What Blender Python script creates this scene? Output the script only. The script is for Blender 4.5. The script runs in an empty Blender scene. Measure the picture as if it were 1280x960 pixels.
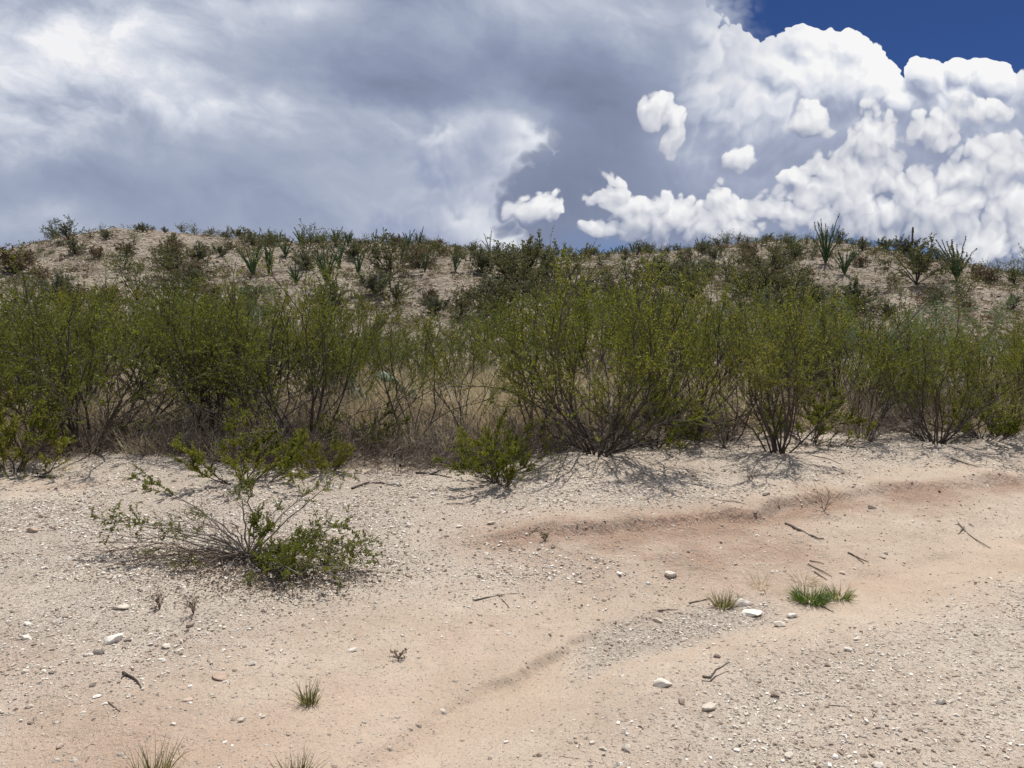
import bpy, math, random
import numpy as np
from mathutils import Vector

sc = bpy.context.scene
COL = sc.collection
R = math.radians
rng = np.random.default_rng(7)
random.seed(7)

# ------------------------------------------------------------ camera
FOC = 967.0                      # focal length in pixels of a 1280 wide picture
PITCH = R(4.73)
CAM = np.array([0.0, 0.0, 1.6])
cam_d = bpy.data.cameras.new("camera")
cam_d.sensor_width = 36.0
cam_d.lens = 36.0 * FOC / 1280.0
cam_d.clip_start = 0.05
cam_d.clip_end = 5000
cam = bpy.data.objects.new("camera", cam_d)
cam.location = CAM
cam.rotation_euler = (R(90) - PITCH, 0, 0)
COL.objects.link(cam)
sc.camera = cam

def ray(px, py):
    xr, yr = (px - 640) / FOC, (480 - py) / FOC
    cp, sp = math.cos(PITCH), math.sin(PITCH)
    return np.array([xr, cp + yr * sp, -sp + yr * cp])

def project(p):
    d = np.asarray(p, float) - CAM
    cp, sp = math.cos(PITCH), math.sin(PITCH)
    dep = d[..., 1] * cp - d[..., 2] * sp
    up = d[..., 1] * sp + d[..., 2] * cp
    return 640 + FOC * d[..., 0] / dep, 480 - FOC * up / dep

# ------------------------------------------------------------ sun, exposure
SUN_EL, SUN_AZ = R(69), R(24)       # azimuth measured from +Y towards +X
sun_dir = Vector((math.sin(SUN_AZ) * math.cos(SUN_EL), math.cos(SUN_AZ) * math.cos(SUN_EL), math.sin(SUN_EL)))
sun_d = bpy.data.lights.new("sun", 'SUN')
sun_d.energy = 4.7
sun_d.angle = R(0.5)
sun_d.color = (1.0, 0.955, 0.89)
sun = bpy.data.objects.new("sun", sun_d)
sun.rotation_euler = sun_dir.to_track_quat('Z', 'Y').to_euler()
sun.location = (6, 12, 30)
COL.objects.link(sun)
sc.view_settings.view_transform = 'Standard'
sc.view_settings.look = 'None'
sc.view_settings.exposure = 0.0
sc.view_settings.gamma = 1.0
sc.view_settings.use_curve_mapping = False
sc.cycles.max_bounces = 5
sc.cycles.diffuse_bounces = 3
sc.cycles.transmission_bounces = 4
sc.cycles.use_adaptive_sampling = True
sc.cycles.adaptive_threshold = 0.02
sc.cycles.transparent_max_bounces = 8
# ------------------------------------------------------------ node expressions
class NT:
    """tiny expression helper over a node tree"""
    def __init__(s, tree): s.t = tree
    def new(s, typ, **kw):
        n = s.t.nodes.new(typ)
        for k, v in kw.items(): setattr(n, k, v)
        return n
    def put(s, sock, v):
        if isinstance(v, X): s.t.links.new(v.s, sock)
        elif isinstance(v, (tuple, list)):
            sock.default_value = tuple(v) if len(sock.default_value) == len(v) else tuple(v) + (1.0,)
        else: sock.default_value = v
    def m(s, op, a, b=None, c=None, clamp=False):
        n = s.new('ShaderNodeMath', operation=op, use_clamp=clamp)
        for i, v in enumerate((a, b, c)):
            if v is not None: s.put(n.inputs[i], v)
        return X(s, n.outputs[0])
    def v(s, op, a, b=None, out=0):
        n = s.new('ShaderNodeVectorMath', operation=op)
        s.put(n.inputs[0], a)
        if b is not None: s.put(n.inputs[3 if op == 'SCALE' else 1], b)
        return X(s, n.outputs['Value' if op in ('DOT_PRODUCT', 'LENGTH') else 'Vector'])
    def xyz(s, a, b, c):
        n = s.new('ShaderNodeCombineXYZ')
        for i, v in enumerate((a, b, c)): s.put(n.inputs[i], v)
        return X(s, n.outputs[0])
    def sep(s, a):
        n = s.new('ShaderNodeSeparateXYZ'); s.put(n.inputs[0], a)
        return [X(s, o) for o in n.outputs]
    def smooth(s, a, lo, hi):
        n = s.new('ShaderNodeMapRange', interpolation_type='SMOOTHSTEP')
        s.put(n.inputs[0], a); s.put(n.inputs[1], lo); s.put(n.inputs[2], hi)
        return X(s, n.outputs[0])
    def lin(s, a, lo, hi, c=0.0, d=1.0):
        n = s.new('ShaderNodeMapRange')
        for i, v in enumerate((a, lo, hi, c, d)): s.put(n.inputs[i], v)
        return X(s, n.outputs[0])
    def mix(s, f, a, b, mode='MIX'):
        n = s.new('ShaderNodeMix', data_type='RGBA', blend_type=mode)
        s.put(n.inputs[0], f); s.put(n.inputs[6], a); s.put(n.inputs[7], b)
        return X(s, n.outputs[2])
    def noise(s, vec, scale, detail=4, rough=0.5, color=False, dist=0.0, dim='2D'):
        n = s.new('ShaderNodeTexNoise', noise_dimensions=dim)
        s.put(n.inputs['Vector'], vec)
        n.inputs['Scale'].default_value = scale; n.inputs['Detail'].default_value = detail
        n.inputs['Roughness'].default_value = rough; n.inputs['Distortion'].default_value = dist
        return X(s, n.outputs[1 if color else 0])
    def voro(s, vec, scale, detail=0, rough=0.5, feature='F1', dim='3D', out='Distance', rand=1.0):
        n = s.new('ShaderNodeTexVoronoi', feature=feature, voronoi_dimensions=dim)
        s.put(n.inputs['Vector'], vec)
        n.inputs['Scale'].default_value = scale
        if 'Detail' in n.inputs:
            n.inputs['Detail'].default_value = detail; n.inputs['Roughness'].default_value = rough
        n.inputs['Randomness'].default_value = rand
        if feature == 'SMOOTH_F1': n.inputs['Smoothness'].default_value = 0.35
        return X(s, n.outputs[out])

class X:
    def __init__(s, nt, sock): s.n, s.s = nt, sock
    def __add__(s, o): return s.n.m('ADD', s, o)
    def __radd__(s, o): return s.n.m('ADD', o, s)
    def __sub__(s, o): return s.n.m('SUBTRACT', s, o)
    def __rsub__(s, o): return s.n.m('SUBTRACT', o, s)
    def __mul__(s, o): return s.n.m('MULTIPLY', s, o)
    def __rmul__(s, o): return s.n.m('MULTIPLY', o, s)
    def __truediv__(s, o): return s.n.m('DIVIDE', s, o)

def lin3(r, g, b):
    f = lambda c: (c / 255 / 12.92) if c / 255 < 0.04045 else ((c / 255 + 0.055) / 1.055) ** 2.4
    return (f(r), f(g), f(b), 1.0)

# ------------------------------------------------------------ world: clear sky with clouds
def build_world():
    w = bpy.data.worlds.new("World"); sc.world = w
    w.use_nodes = True
    t = w.node_tree; t.nodes.clear()
    n = NT(t)
    tc = n.new('ShaderNodeTexCoord')
    x, y, z = n.sep(X(n, tc.outputs['Generated']))
    yc = n.m('MAXIMUM', y, 0.15)
    sx, sz = x / yc, z / yc
    P = n.xyz(sx, sz, 0.0)

    def s(px, py):
        d = ray(px, py); return (d[0] / d[1], d[2] / d[1])
    def V(px): return px / 967.0
    # domain warp
    def warped(p, amt):
        c = n.noise(p, 4.0, 5, 0.55, color=True)
        c = n.v('SUBTRACT', c, (0.5, 0.5, 0.5))
        c = n.v('MULTIPLY', c, (amt, amt, 0.0))
        return n.v('ADD', p, c)
    def warp2(p):
        p = warped(p, 0.075)
        c = n.v('SUBTRACT', n.noise(p, 21.0, 3, 0.6, color=True), (0.5, 0.5, 0.5))
        return n.v('ADD', p, n.v('MULTIPLY', c, (0.013, 0.013, 0.0)))
    PW = warp2(P)
    D = (0.005, 0.0115, 0.0)                      # towards the sun, in sky coordinates
    PW2 = n.v('ADD', PW, D)

    def billow(p):
        def dome(sc_, det=0.0):
            d = n.voro(p, sc_, det, 0.55, dim='2D')
            return 1.0 - d * d * 1.6
        return dome(8.5) * 0.46 + dome(20.0) * 0.32 + dome(46.0, 1.0) * 0.22
    B1, B2 = billow(PW), billow(PW2)

    def field(p, blobs, k=0.12):
        acc = None
        for (px, py, rx, ry) in blobs:
            c = s(px, py)
            q = n.v('SUBTRACT', p, (c[0], c[1], 0.0))
            q = n.v('MULTIPLY', q, (1 / V(rx), 1 / V(ry), 0.0))
            h = 1.0 - n.v('DOT_PRODUCT', q, q)
            acc = h if acc is None else n.m('SMOOTH_MAX', acc, h, k)
        return n.m('MAXIMUM', acc, -2.0)
    def glow(p, blobs):
        """sum of soft bumps (weight last)"""
        acc = None
        for (px, py, rx, ry, wgt) in blobs:
            c = s(px, py)
            q = n.v('SUBTRACT', p, (c[0], c[1], 0.0))
            q = n.v('MULTIPLY', q, (1 / V(rx), 1 / V(ry), 0.0))
            h = n.m('EXPONENT', 0.0 - n.v('DOT_PRODUCT', q, q)) * wgt
            acc = h if acc is None else acc + h
        return acc
    def cumulus(blobs, amp=0.8, edge=0.10, k=0.12, gain=0.5, gb=1.0):
        h1, h2 = field(PW, blobs, k), field(PW2, blobs, k)
        f1, f2 = h1 + (B1 - 0.66) * amp, h2 + (B2 - 0.66) * amp
        mask = n.smooth(f1, 0.0, edge)
        lit = n.m('MINIMUM', n.m('MAXIMUM', (h1 - h2) * gb + (B1 - B2) * (amp * gain), -0.32), 0.45)
        return mask, lit, f1

    # ---- clear sky
    sky = n.new('ShaderNodeTexSky', sky_type='NISHITA', sun_disc=False)
    sky.sun_elevation = SUN_EL; sky.sun_rotation = SUN_AZ
    sky.altitude = 2500; sky.air_density = 0.9; sky.dust_density = 0.0; sky.ozone_density = 10.0

    # ---- broad storm deck on the left
    PT = n.v('ROTATE' if False else 'MULTIPLY', P, (1, 1, 1))
    # coordinates turned so streaks run down to the right
    a = R(-17)
    u = sx * math.cos(a) + sz * math.sin(a)
    v = sx * -math.sin(a) + sz * math.cos(a)
    PS = n.xyz(u * 1.0, v * 1.9, 0.0)
    st1 = n.noise(warped(PS, 0.10), 3.2, 7, 0.55)
    st2 = n.noise(warped(PS, 0.16), 8.0, 7, 0.6)
    soft = n.noise(P, 2.6, 4, 0.5)
    Pw3 = warped(P, 0.16)
    lum = glow(Pw3, [(40, 110, 170, 42, .42), (60, 60, 200, 60, .16), (200, 155, 120, 20, .28), (20, 175, 70, 28, .25), (110, 30, 230, 40, .22), (0, 60, 150, 60, .1),
                     (260, 105, 60, 14, .15), (330, 160, 150, 36, .16), (350, 10, 120, 25, .16), (560, 165, 120, 28, .30), (640, 20, 130, 40, .16), (830, 40, 120, 70, .30),
                     (440, 280, 160, 60, .10), (40, 300, 90, 30, .25), (600, 250, 90, 60, .13),
                     (540, 110, 190, 50, -.10), (760, 120, 90, 60, -.13), (700, 60, 160, 50, -.14), (180, 240, 220, 60, -.05)])
    tone = 0.37 + lum * 1.0 + (st1 - 0.5) * n.lin(n.sep(P)[1], 0.10, 0.22, 0.15, 0.85) + (st2 - 0.5) * n.lin(lum, 0.0, 0.4, 0.10, 1.1) + (soft - 0.5) * 0.15
    ramp = n.new('ShaderNodeValToRGB'); n.put(ramp.inputs[0], tone)
    cr = ramp.color_ramp
    cr.elements[0].position = 0.0; cr.elements[0].color = lin3(116, 124, 150)
    cr.elements[1].position = 1.0; cr.elements[1].color = lin3(250, 250, 253)
    for p_, c_ in ((0.3, lin3(146, 157, 184)), (0.55, lin3(180, 189, 208)), (0.8, lin3(218, 223, 235))):
        e = cr.elements.new(p_); e.color = c_
    deck_c = X(n, ramp.outputs[0])
    dm, dl, df = cumulus([(250, 60, 690, 420), (600, -120, 255, 330), (60, 250, 700, 400), (700, 330, 500, 190), (1200, 330, 500, 120), (1240, 170, 120, 60)], amp=0.12, edge=0.16)

    # ---- distant bright cloud behind the dark flank
    cm, cl, cf = cumulus([(560, 205, 55, 48), (640, 185, 60, 42), (600, 270, 90, 60), (670, 290, 60, 50), (530, 285, 80, 40)], amp=0.9, edge=0.7, gain=.6, gb=.5)
    ctop = glow(PW, [(555, 165, 36, 22, .6), (672, 160, 30, 20, .95), (648, 200, 26, 36, .55), (600, 255, 60, 40, .25), (595, 275, 30, 18, .45), (655, 300, 44, 24, .95)])
    c_c = n.mix(n.m('ADD', cl * 0.5 + 0.16, ctop, clamp=True), lin3(140, 153, 186), lin3(238, 241, 247))

    # ---- the big tower
    main = [(800, 230, 160, 120), (770, 275, 80, 90), (880, 200, 70, 70), (866, 20, 34, 40), (1134, 132, 26, 24), (900, 280, 200, 60), (1150, 270, 200, 60), (900, 100, 75, 85), (850, 60, 80, 90), (800, 20, 120, 80), (960, 150, 110, 80),
            (1040, 95, 100, 66), (1020, 55, 42, 30), (1068, 60, 40, 34), (1105, 110, 38, 42), (985, 90, 50, 36), (1060, 200, 120, 80), (1215, 150, 90, 75),
            (1180, 100, 30, 34), (1225, 90, 34, 26), (1265, 96, 40, 34), (1160, 215, 110, 70), (950, 235, 120, 60), (1250, 250, 80, 80), (880, 30, 34, 30),
            (1400, 160, 150, 110)]
    main = [(a_ - 14, b_ + 14, c_, d_) for a_, b_, c_, d_ in main]
    am, al, af = cumulus(main, amp=0.62, edge=n.lin(sx, s(640, 0)[0], s(850, 0)[0], 0.30, 0.05), k=0.08, gain=0.62, gb=1.1)
    abr = glow(PW, [(890, 95, 55, 85, .50), (950, 165, 55, 40, .2), (1050, 70, 70, 55, .48), (1110, 110, 40, 50, .38), (985, 100, 45, 40, .38), (1230, 95, 80, 38, .55),
                    (1190, 140, 30, 25, .2), (850, 150, 30, 30, .12), (1020, 130, 90, 40, .15),
                    (700, 240, 90, 90, -.12), (800, 160, 90, 60, -.05), (1060, 190, 130, 60, .05), (1170, 160, 90, 60, .06), (1260, 190, 70, 90, .22), (950, 250, 100, 40, .08)])
    am = am * (1.0 - glow(P, [(740, 20, 130, 110, 1.0), (690, 110, 60, 50, .6)]) ) if False else am * n.m('SUBTRACT', 1.0, glow(P, [(745, 30, 110, 100, 1.35), (680, 110, 70, 45, .8)]), clamp=True)
    edge_lit = n.lin(af, 0.0, 0.5, 0.20, 0.0)
    a_t = n.m('ADD', al * n.lin(abr, 0.0, 0.40, 0.08, 0.95) + 0.22, abr + edge_lit * n.lin(abr, 0.0, 0.3), clamp=True)
    r2 = n.new('ShaderNodeValToRGB'); n.put(r2.inputs[0], a_t)
    cr = r2.color_ramp
    cr.elements[0].position = 0.0; cr.elements[0].color = lin3(114, 124, 151)
    cr.elements[1].position = 1.0; cr.elements[1].color = lin3(255, 255, 255)
    for p_, c_ in ((0.22, lin3(145, 155, 181)), (0.45, lin3(172, 181, 203)), (0.72, lin3(224, 228, 238))):
        e = cr.elements.new(p_); e.color = c_
    a_c = X(n, r2.outputs[0])

    # ---- bright lumps in front of the tower
    front = [(762, 225, 24, 24), (752, 244, 26, 16), (790, 262, 30, 24), (835, 265, 44, 30), (905, 245, 15, 22), (915, 272, 34, 26), (890, 285, 26, 16),
             (760, 282, 30, 14), (1010, 262, 52, 28), (1060, 245, 60, 42), (1130, 240, 60, 40), (1180, 262, 60, 30), (1100, 270, 120, 24), (1000, 225, 20, 14),
             (828, 128, 22, 22), (848, 158, 13, 30), (1012, 160, 28, 18), (1092, 178, 34, 34), (1170, 178, 40, 22), (1225, 150, 38, 18),
             (1250, 205, 50, 26), (1205, 215, 40, 20), (1270, 268, 44, 40), (672, 262, 25, 19), (684, 268, 18, 14), (1235, 300, 50, 22), (930, 195, 26, 12)]
    bm, bl, bf = cumulus([(a_, b_, c_ * 1.2, d_ * 1.22) for a_, b_, c_, d_ in front], amp=1.5, edge=0.30, k=0.30, gain=0.42, gb=0.40)
    ht = glow(P, [(1110, 285, 130, 18, -.34), (830, 295, 60, 14, -.3), (905, 300, 60, 12, -.25), (1250, 225, 60, 30, -.1), (672, 280, 34, 12, -.35), (852, 178, 20, 16, -.25), (1012, 172, 30, 10, -.25), (925, 206, 30, 9, -.3), (1085, 205, 50, 14, -.2), (1170, 200, 50, 12, -.2), (790, 285, 60, 14, -.2)])
    b_t = n.m('ADD', bl + 0.50, ht + n.lin(bf, 0.0, 0.9, 0.0, 0.22), clamp=True)
    b_c = n.mix(b_t, lin3(140, 150, 178), lin3(253, 253, 254))

    # ---- low haze below the clouds
    hz = n.smooth(sz, 0.13, 0.02) * 0.35

    col = n.mix(cm * 0.95, deck_c, c_c)
    fac = n.m('MAXIMUM', dm, cm * 0.9)
    col = n.mix(am, col, a_c); fac = n.m('MAXIMUM', fac, am)
    # the clear strip just above the ridge, right of the tower base
    gap = glow(PW, [(1110, 306, 110, 14, .95), (800, 318, 90, 12, .8), (760, 300, 60, 10, .25)])
    col = n.mix(n.m('MINIMUM', gap, 1.0), col, lin3(104, 140, 194))
    bk = bm
    col = n.mix(bk, col, b_c); fac = n.m('MAXIMUM', fac, bk)
    # overhead and behind the camera: broken generic clouds
    gen = n.smooth(n.noise(X(n, tc.outputs['Generated']), 2.4, 4, 0.55, dim='3D'), 0.42, 0.62)
    back = n.smooth(y, 0.30, 0.12)
    high = n.smooth(sz, 0.46, 0.8)
    oth = n.m('MAXIMUM', back, high)
    fac = fac * (1.0 - oth) + gen * oth * 0.75
    gcol = n.mix(gen, lin3(196, 204, 220), lin3(238, 240, 245))
    col = n.mix(oth, col, gcol)

    bg1 = n.new('ShaderNodeBackground'); n.put(bg1.inputs[0], n.mix(1.0, X(n, sky.outputs[0]), (0.70, 0.80, 1.08, 1), 'MULTIPLY')); bg1.inputs[1].default_value = 0.05
    bg2 = n.new('ShaderNodeBackground'); n.put(bg2.inputs[0], col); bg2.inputs[1].default_value = 0.93
    mx = n.new('ShaderNodeMixShader'); n.put(mx.inputs[0], fac)
    t.links.new(bg1.outputs[0], mx.inputs[1]); t.links.new(bg2.outputs[0], mx.inputs[2])
    out = n.new('ShaderNodeOutputWorld'); t.links.new(mx.outputs[0], out.inputs[0])
    w.cycles.sampling_method = 'NONE'
    w.cycles.sample_map_resolution = 256
build_world()
# ------------------------------------------------------------ numpy noise
_perm = np.random.default_rng(99).random((256, 256))
def vnoise(x, y):
    xi, yi = np.floor(x).astype(int), np.floor(y).astype(int)
    fx, fy = x - xi, y - yi
    fx = fx * fx * (3 - 2 * fx); fy = fy * fy * (3 - 2 * fy)
    a = _perm[xi & 255, yi & 255]; b = _perm[(xi + 1) & 255, yi & 255]
    c = _perm[xi & 255, (yi + 1) & 255]; d = _perm[(xi + 1) & 255, (yi + 1) & 255]
    return (a * (1 - fx) + b * fx) * (1 - fy) + (c * (1 - fx) + d * fx) * fy
def fbm(x, y, f, octs=4, g=0.5, off=0.0):
    x = np.asarray(x, float); y = np.asarray(y, float)
    s, amp, tot = 0, 1.0, 0
    for i in range(octs):
        s = s + amp * (vnoise(x * f + 17.3 * i + off, y * f + 5.1 * i - off) - 0.5); tot += amp
        f *= 2.03; amp *= g
    return s / tot * 2          # about -1..1
def sst(x, a, b):
    t = np.clip((x - a) / (b - a), 0, 1); return t * t * (3 - 2 * t)

# ------------------------------------------------------------ terrain
_gut = np.array([(-8, -4), (-3, .6), (-1.5, 1.85), (-.46, 2.76), (-.13, 3.22), (.22, 3.6), (.49, 3.95), (1.14, 4.26), (1.95, 4.55), (2.88, 5.2), (3.66, 5.6), (6, 6.7), (12, 9), (40, 20)], float)
_scp = np.array([(-6, 3.2), (-1.5, 4.6), (-.11, 5.4), (.6, 5.35), (1.14, 5.55), (1.7, 5.75), (2.1, 6.0), (3, 6.55), (4.65, 7.1), (8, 8.3), (40, 22)], float)
_crp = np.array([(-80, 385), (-40, 375), (0, 354), (40, 331), (75, 305), (130, 293), (175, 286), (260, 292), (340, 303), (450, 303), (560, 308), (620, 315), (700, 322), (800, 319), (870, 313),
                 (930, 305), (1000, 304), (1070, 314), (1130, 328), (1200, 346), (1280, 365), (1400, 380), (1700, 392)], float)
_fgrow = np.array([(-700, 372)], float)
def crest_y(x):
    return 40.0 + 3.0 * np.sin(np.asarray(x) * 0.13 + 1.0) - 2.5 * sst(x, 8, 18)
def crest_z(x):
    yc = crest_y(x)
    px = 640 + 967 * np.asarray(x) / yc
    py = np.interp(px, np.r_[-900, _crp[:, 0]], np.r_[396, _crp[:, 1]])
    return 1.6 + (400 - py) / 967 * yc
def terrain(x, y, fine=True):
    x = np.asarray(x, float); y = np.asarray(y, float)
    yg = np.interp(x, _gut[:, 0], _gut[:, 1]) + 0.06 * fbm(x, y, 1.1, 2, off=3)
    ys = np.interp(x, _scp[:, 0], _scp[:, 1]) + 0.16 * fbm(x, y, 1.3, 4, off=8) + 0.08 * fbm(x, y, 5.0, 4, .6, off=4)
    d = y - yg
    wx = sst(x, -0.6, 0.8)
    z = -0.055 * np.exp(-(np.abs(d + .1) / 0.42) ** 3) * sst(x, -3, -.5) - (0.024 + .045 * fbm(x, y, 1.7, 3, off=14)) * (.45 + .55 * sst(x, -.5, .3)) * (1 - sst(d + .08 * fbm(x, y, 6., 4, .6, off=15), 0.05, 0.15)) * sst(d, -.9, -.1) * sst(x, -1.6, -.5)
    z = z + (0.035 + 0.045 * wx) * sst(y, yg + 0.12, ys - 0.05)
    z = z + (0.01 + 0.13 * wx) * sst(y, ys - 0.05, ys + 0.05) * (0.65 + 0.5 * fbm(x, y, .9, 3, off=20))
    z = z + 0.004 * np.exp(-((d + 0.02) / 0.05) ** 2) * sst(x, -2, 0) * sst(-x, -2.4, -1.0) * -1     # little undercut lip of the wash
    z = z + 0.03 * sst(-d, 0.4, 3.0)
    z = z + 0.012 * np.clip(y - 8.5, 0, 12)
    near = np.clip(1.4 - np.abs(y) / 40, 0.2, 1)
    z = z + 0.035 * fbm(x, y, 0.55, 3, off=1) * near
    if fine:
        rough = 0.35 + 0.65 * sst(d, 0.0, 0.5)
        z = z + 0.010 * fbm(x, y, 4.0, 4, 0.55, off=2) * rough * near + 0.042 * fbm(x, y, 3.4, 5, .66, off=31) * sst(d, .15, .5) * sst(y - ys, .5, 0.0) * wx + 0.02 * fbm(x, y, 2.0, 4, .6, off=33) * sst(np.abs(y - ys), .5, 0.0) * wx
        z = z + 0.004 * fbm(x, y, 24.0, 3, 0.6, off=6) * near * rough
    yc, zc = crest_y(x), crest_z(x)
    t = (y - 19.0) / (yc - 19.0)
    s_ = np.where(t < 1, np.sin(np.clip(t, 0, 1) * math.pi / 2) ** 1.15, 1.0)
    s_ = 0.6 * s_ + 0.4 * np.clip(t, 0, 1)
    fall = 1 - sst(y, yc + 3, yc + 45)
    zh = np.clip(zc - 0.3, -0.2, 20) * s_ * fall
    z = z + zh + sst(y, 20, 27) * fall * (0.35 * fbm(x, y, 0.35, 4, 0.5, off=11) + 0.10 * fbm(x, y, 1.6, 4, 0.6, off=12)) * np.clip(1.05 - 0.55 * np.exp(-((y - yc) / 3) ** 2), 0, 1)
    return z
def ground_at(px, py, ymax=60):
    """world point where the line of sight through photo pixel (px, py) meets the terrain"""
    d = ray(px, py)
    t = np.concatenate([np.arange(1.5, 12, 0.01), np.arange(12, ymax, 0.05)])
    p = CAM[None] + d[None] * t[:, None]
    h = p[:, 2] - terrain(p[:, 0], p[:, 1])
    i = np.argmax(h < 0)
    if h[i] >= 0: i = int(np.argmin(h))
    return p[i, 0], p[i, 1], float(terrain(p[i, 0], p[i, 1]))
def on_ground(x, y): return (x, y, float(terrain(x, y)))

# ------------------------------------------------------------ mesh plumbing
class MB:
    def __init__(s): s.v, s.f4, s.f3, s.a, s.n = [], [], [], [], 0
    def add(s, v, f4=None, f3=None, a=0.5):
        v = np.asarray(v, np.float32).reshape(-1, 3)
        if f4 is not None and len(f4): s.f4.append(np.asarray(f4, np.int64) + s.n)
        if f3 is not None and len(f3): s.f3.append(np.asarray(f3, np.int64) + s.n)
        s.v.append(v); s.a.append(np.broadcast_to(np.asarray(a, np.float32), (len(v),))); s.n += len(v)
        return s
    def mesh(s, name, mat, smooth=False, extra=None):
        me = bpy.data.meshes.new(name)
        v = np.concatenate(s.v) if s.v else np.zeros((0, 3), np.float32)
        f4 = np.concatenate(s.f4) if s.f4 else np.zeros((0, 4), np.int64)
        f3 = np.concatenate(s.f3) if s.f3 else np.zeros((0, 3), np.int64)
        me.vertices.add(len(v)); me.vertices.foreach_set('co', v.ravel())
        idx = np.concatenate([f4.ravel(), f3.ravel()]).astype(np.int32)
        st = np.concatenate([np.arange(len(f4)) * 4, len(f4) * 4 + np.arange(len(f3)) * 3]).astype(np.int32)
        me.loops.add(len(idx)); me.loops.foreach_set('vertex_index', idx)
        me.polygons.add(len(st)); me.polygons.foreach_set('loop_start', st)
        me.polygons.foreach_set('use_smooth', np.full(len(st), smooth))
        me.update(calc_edges=True)
        at = me.attributes.new('tone', 'FLOAT', 'POINT')
        at.data.foreach_set('value', np.concatenate(s.a).astype(np.float32) if s.a else [])
        for k, arr in (extra or {}).items():
            at = me.attributes.new(k, 'FLOAT', 'POINT'); at.data.foreach_set('value', np.asarray(arr, np.float32).ravel())
        me.materials.append(mat)
        return me
    def build(s, name, mat, parent=None, smooth=False, extra=None):
        o = bpy.data.objects.new(name, s.mesh(name, mat, smooth, extra))
        COL.objects.link(o)
        if parent is not None: o.parent = parent
        return o
def tag(o, label=None, cat=None, group=None, kind=None):
    if label: o['label'] = label
    if cat: o['category'] = cat
    if group: o['group'] = group
    if kind: o['kind'] = kind
    return o
def empty(name, loc=(0, 0, 0), rz=0.0, sca=1.0):
    o = bpy.data.objects.new(name, None); COL.objects.link(o)
    o.empty_display_size = 0.2
    o.location = loc; o.rotation_euler = (0, 0, rz); o.scale = (sca,) * 3 if np.isscalar(sca) else sca
    return o
def place(me_parts, name, loc, rz, sca, label, cat, group=None):
    """a thing (Empty) with a part for every (part name, mesh)"""
    r_ = empty(name, loc, rz, sca); tag(r_, label, cat, group)
    for pn, me in me_parts:
        o = bpy.data.objects.new(pn, me); COL.objects.link(o); o.parent = r_
    return r_

def unit(v): return v / np.maximum(np.linalg.norm(v, axis=-1, keepdims=True), 1e-9)
def grow(p, d, length, K, up=0.0, wander=0.2, g=rng, droop=0.0):
    """N wandering polylines (N, K, 3)"""
    N = len(p); out = np.zeros((N, K, 3)); out[:, 0] = p; d = unit(np.asarray(d, float))
    L = (np.broadcast_to(length, (N,)) / (K - 1))[:, None]
    for k in range(1, K):
        d = d + g.normal(0, wander, (N, 3)); d[:, 2] += up - droop * k / K
        d = unit(d); out[:, k] = out[:, k - 1] + d * L
    return out
def kids(par, n, t0, t1, ang, g=rng):
    """n starting points and directions on every parent polyline"""
    N, K, _ = par.shape
    i = np.repeat(np.arange(N), n); M = len(i)
    t = g.uniform(t0, t1, M) * (K - 1); k = np.minimum(t.astype(int), K - 2); f = (t - k)[:, None]
    a, b = par[i, k], par[i, k + 1]
    tan = unit(b - a)
    rnd = g.normal(0, 1, (M, 3)); perp = unit(rnd - (rnd * tan).sum(1, keepdims=True) * tan)
    an = (np.asarray(ang) * g.uniform(0.6, 1.3, M))[:, None]
    return a * (1 - f) + b * f, tan * np.cos(an) + perp * np.sin(an), i, t / (K - 1)
def tubes(mb, poly, r0, r1, S=4, a=0.5, power=1.0):
    poly = np.asarray(poly, float); N, K, _ = poly.shape
    tan = np.gradient(poly, axis=1); tan = unit(tan)
    ref = np.where(np.abs(tan[..., 2:3]) > 0.9, [1.0, 0, 0], [0, 0, 1.0])
    u = unit(np.cross(tan, ref)); w = np.cross(tan, u)
    r0 = np.broadcast_to(r0, (N,)); r1 = np.broadcast_to(r1, (N,))
    k = np.linspace(0, 1, K)[None] ** power
    rad = (r0[:, None] * (1 - k) + r1[:, None] * k)[..., None, None]
    th = np.arange(S) / S * 2 * math.pi
    v = poly[:, :, None] + rad * (u[:, :, None] * np.cos(th)[None, None, :, None] + w[:, :, None] * np.sin(th)[None, None, :, None])
    base = (np.arange(N) * K * S)[:, None, None] + (np.arange(K - 1) * S)[None, :, None]
    s0 = np.arange(S)[None, None]; s1 = (s0 + 1) % S
    f = np.stack([base + s0, base + s1, base + s1 + S, base + s0 + S], -1).reshape(-1, 4)
    aa = np.repeat(np.broadcast_to(a, (N,)), K * S)
    mb.add(v.reshape(-1, 3), f4=f, a=aa)
def leaves(mb, p, d, ln, wd, g=rng, a=None, fold=0.0):
    """diamond leaves at p pointing along d"""
    M = len(p); d = unit(d)
    rnd = g.normal(0, 1, (M, 3)); s_ = unit(np.cross(d, rnd))
    ln = (np.broadcast_to(ln, (M,)) * g.uniform(0.7, 1.25, M))[:, None]; wd = (np.broadcast_to(wd, (M,)) * g.uniform(0.7, 1.2, M))[:, None]
    nrm = np.cross(d, s_)
    v = np.stack([p, p + d * ln * .5 + s_ * wd * .5 + nrm * fold * wd, p + d * ln, p + d * ln * .5 - s_ * wd * .5 + nrm * fold * wd], 1)
    f = np.arange(M * 4).reshape(M, 4)
    if a is None: a = g.random(M)
    mb.add(v.reshape(-1, 3), f4=f, a=np.repeat(a, 4))
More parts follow.
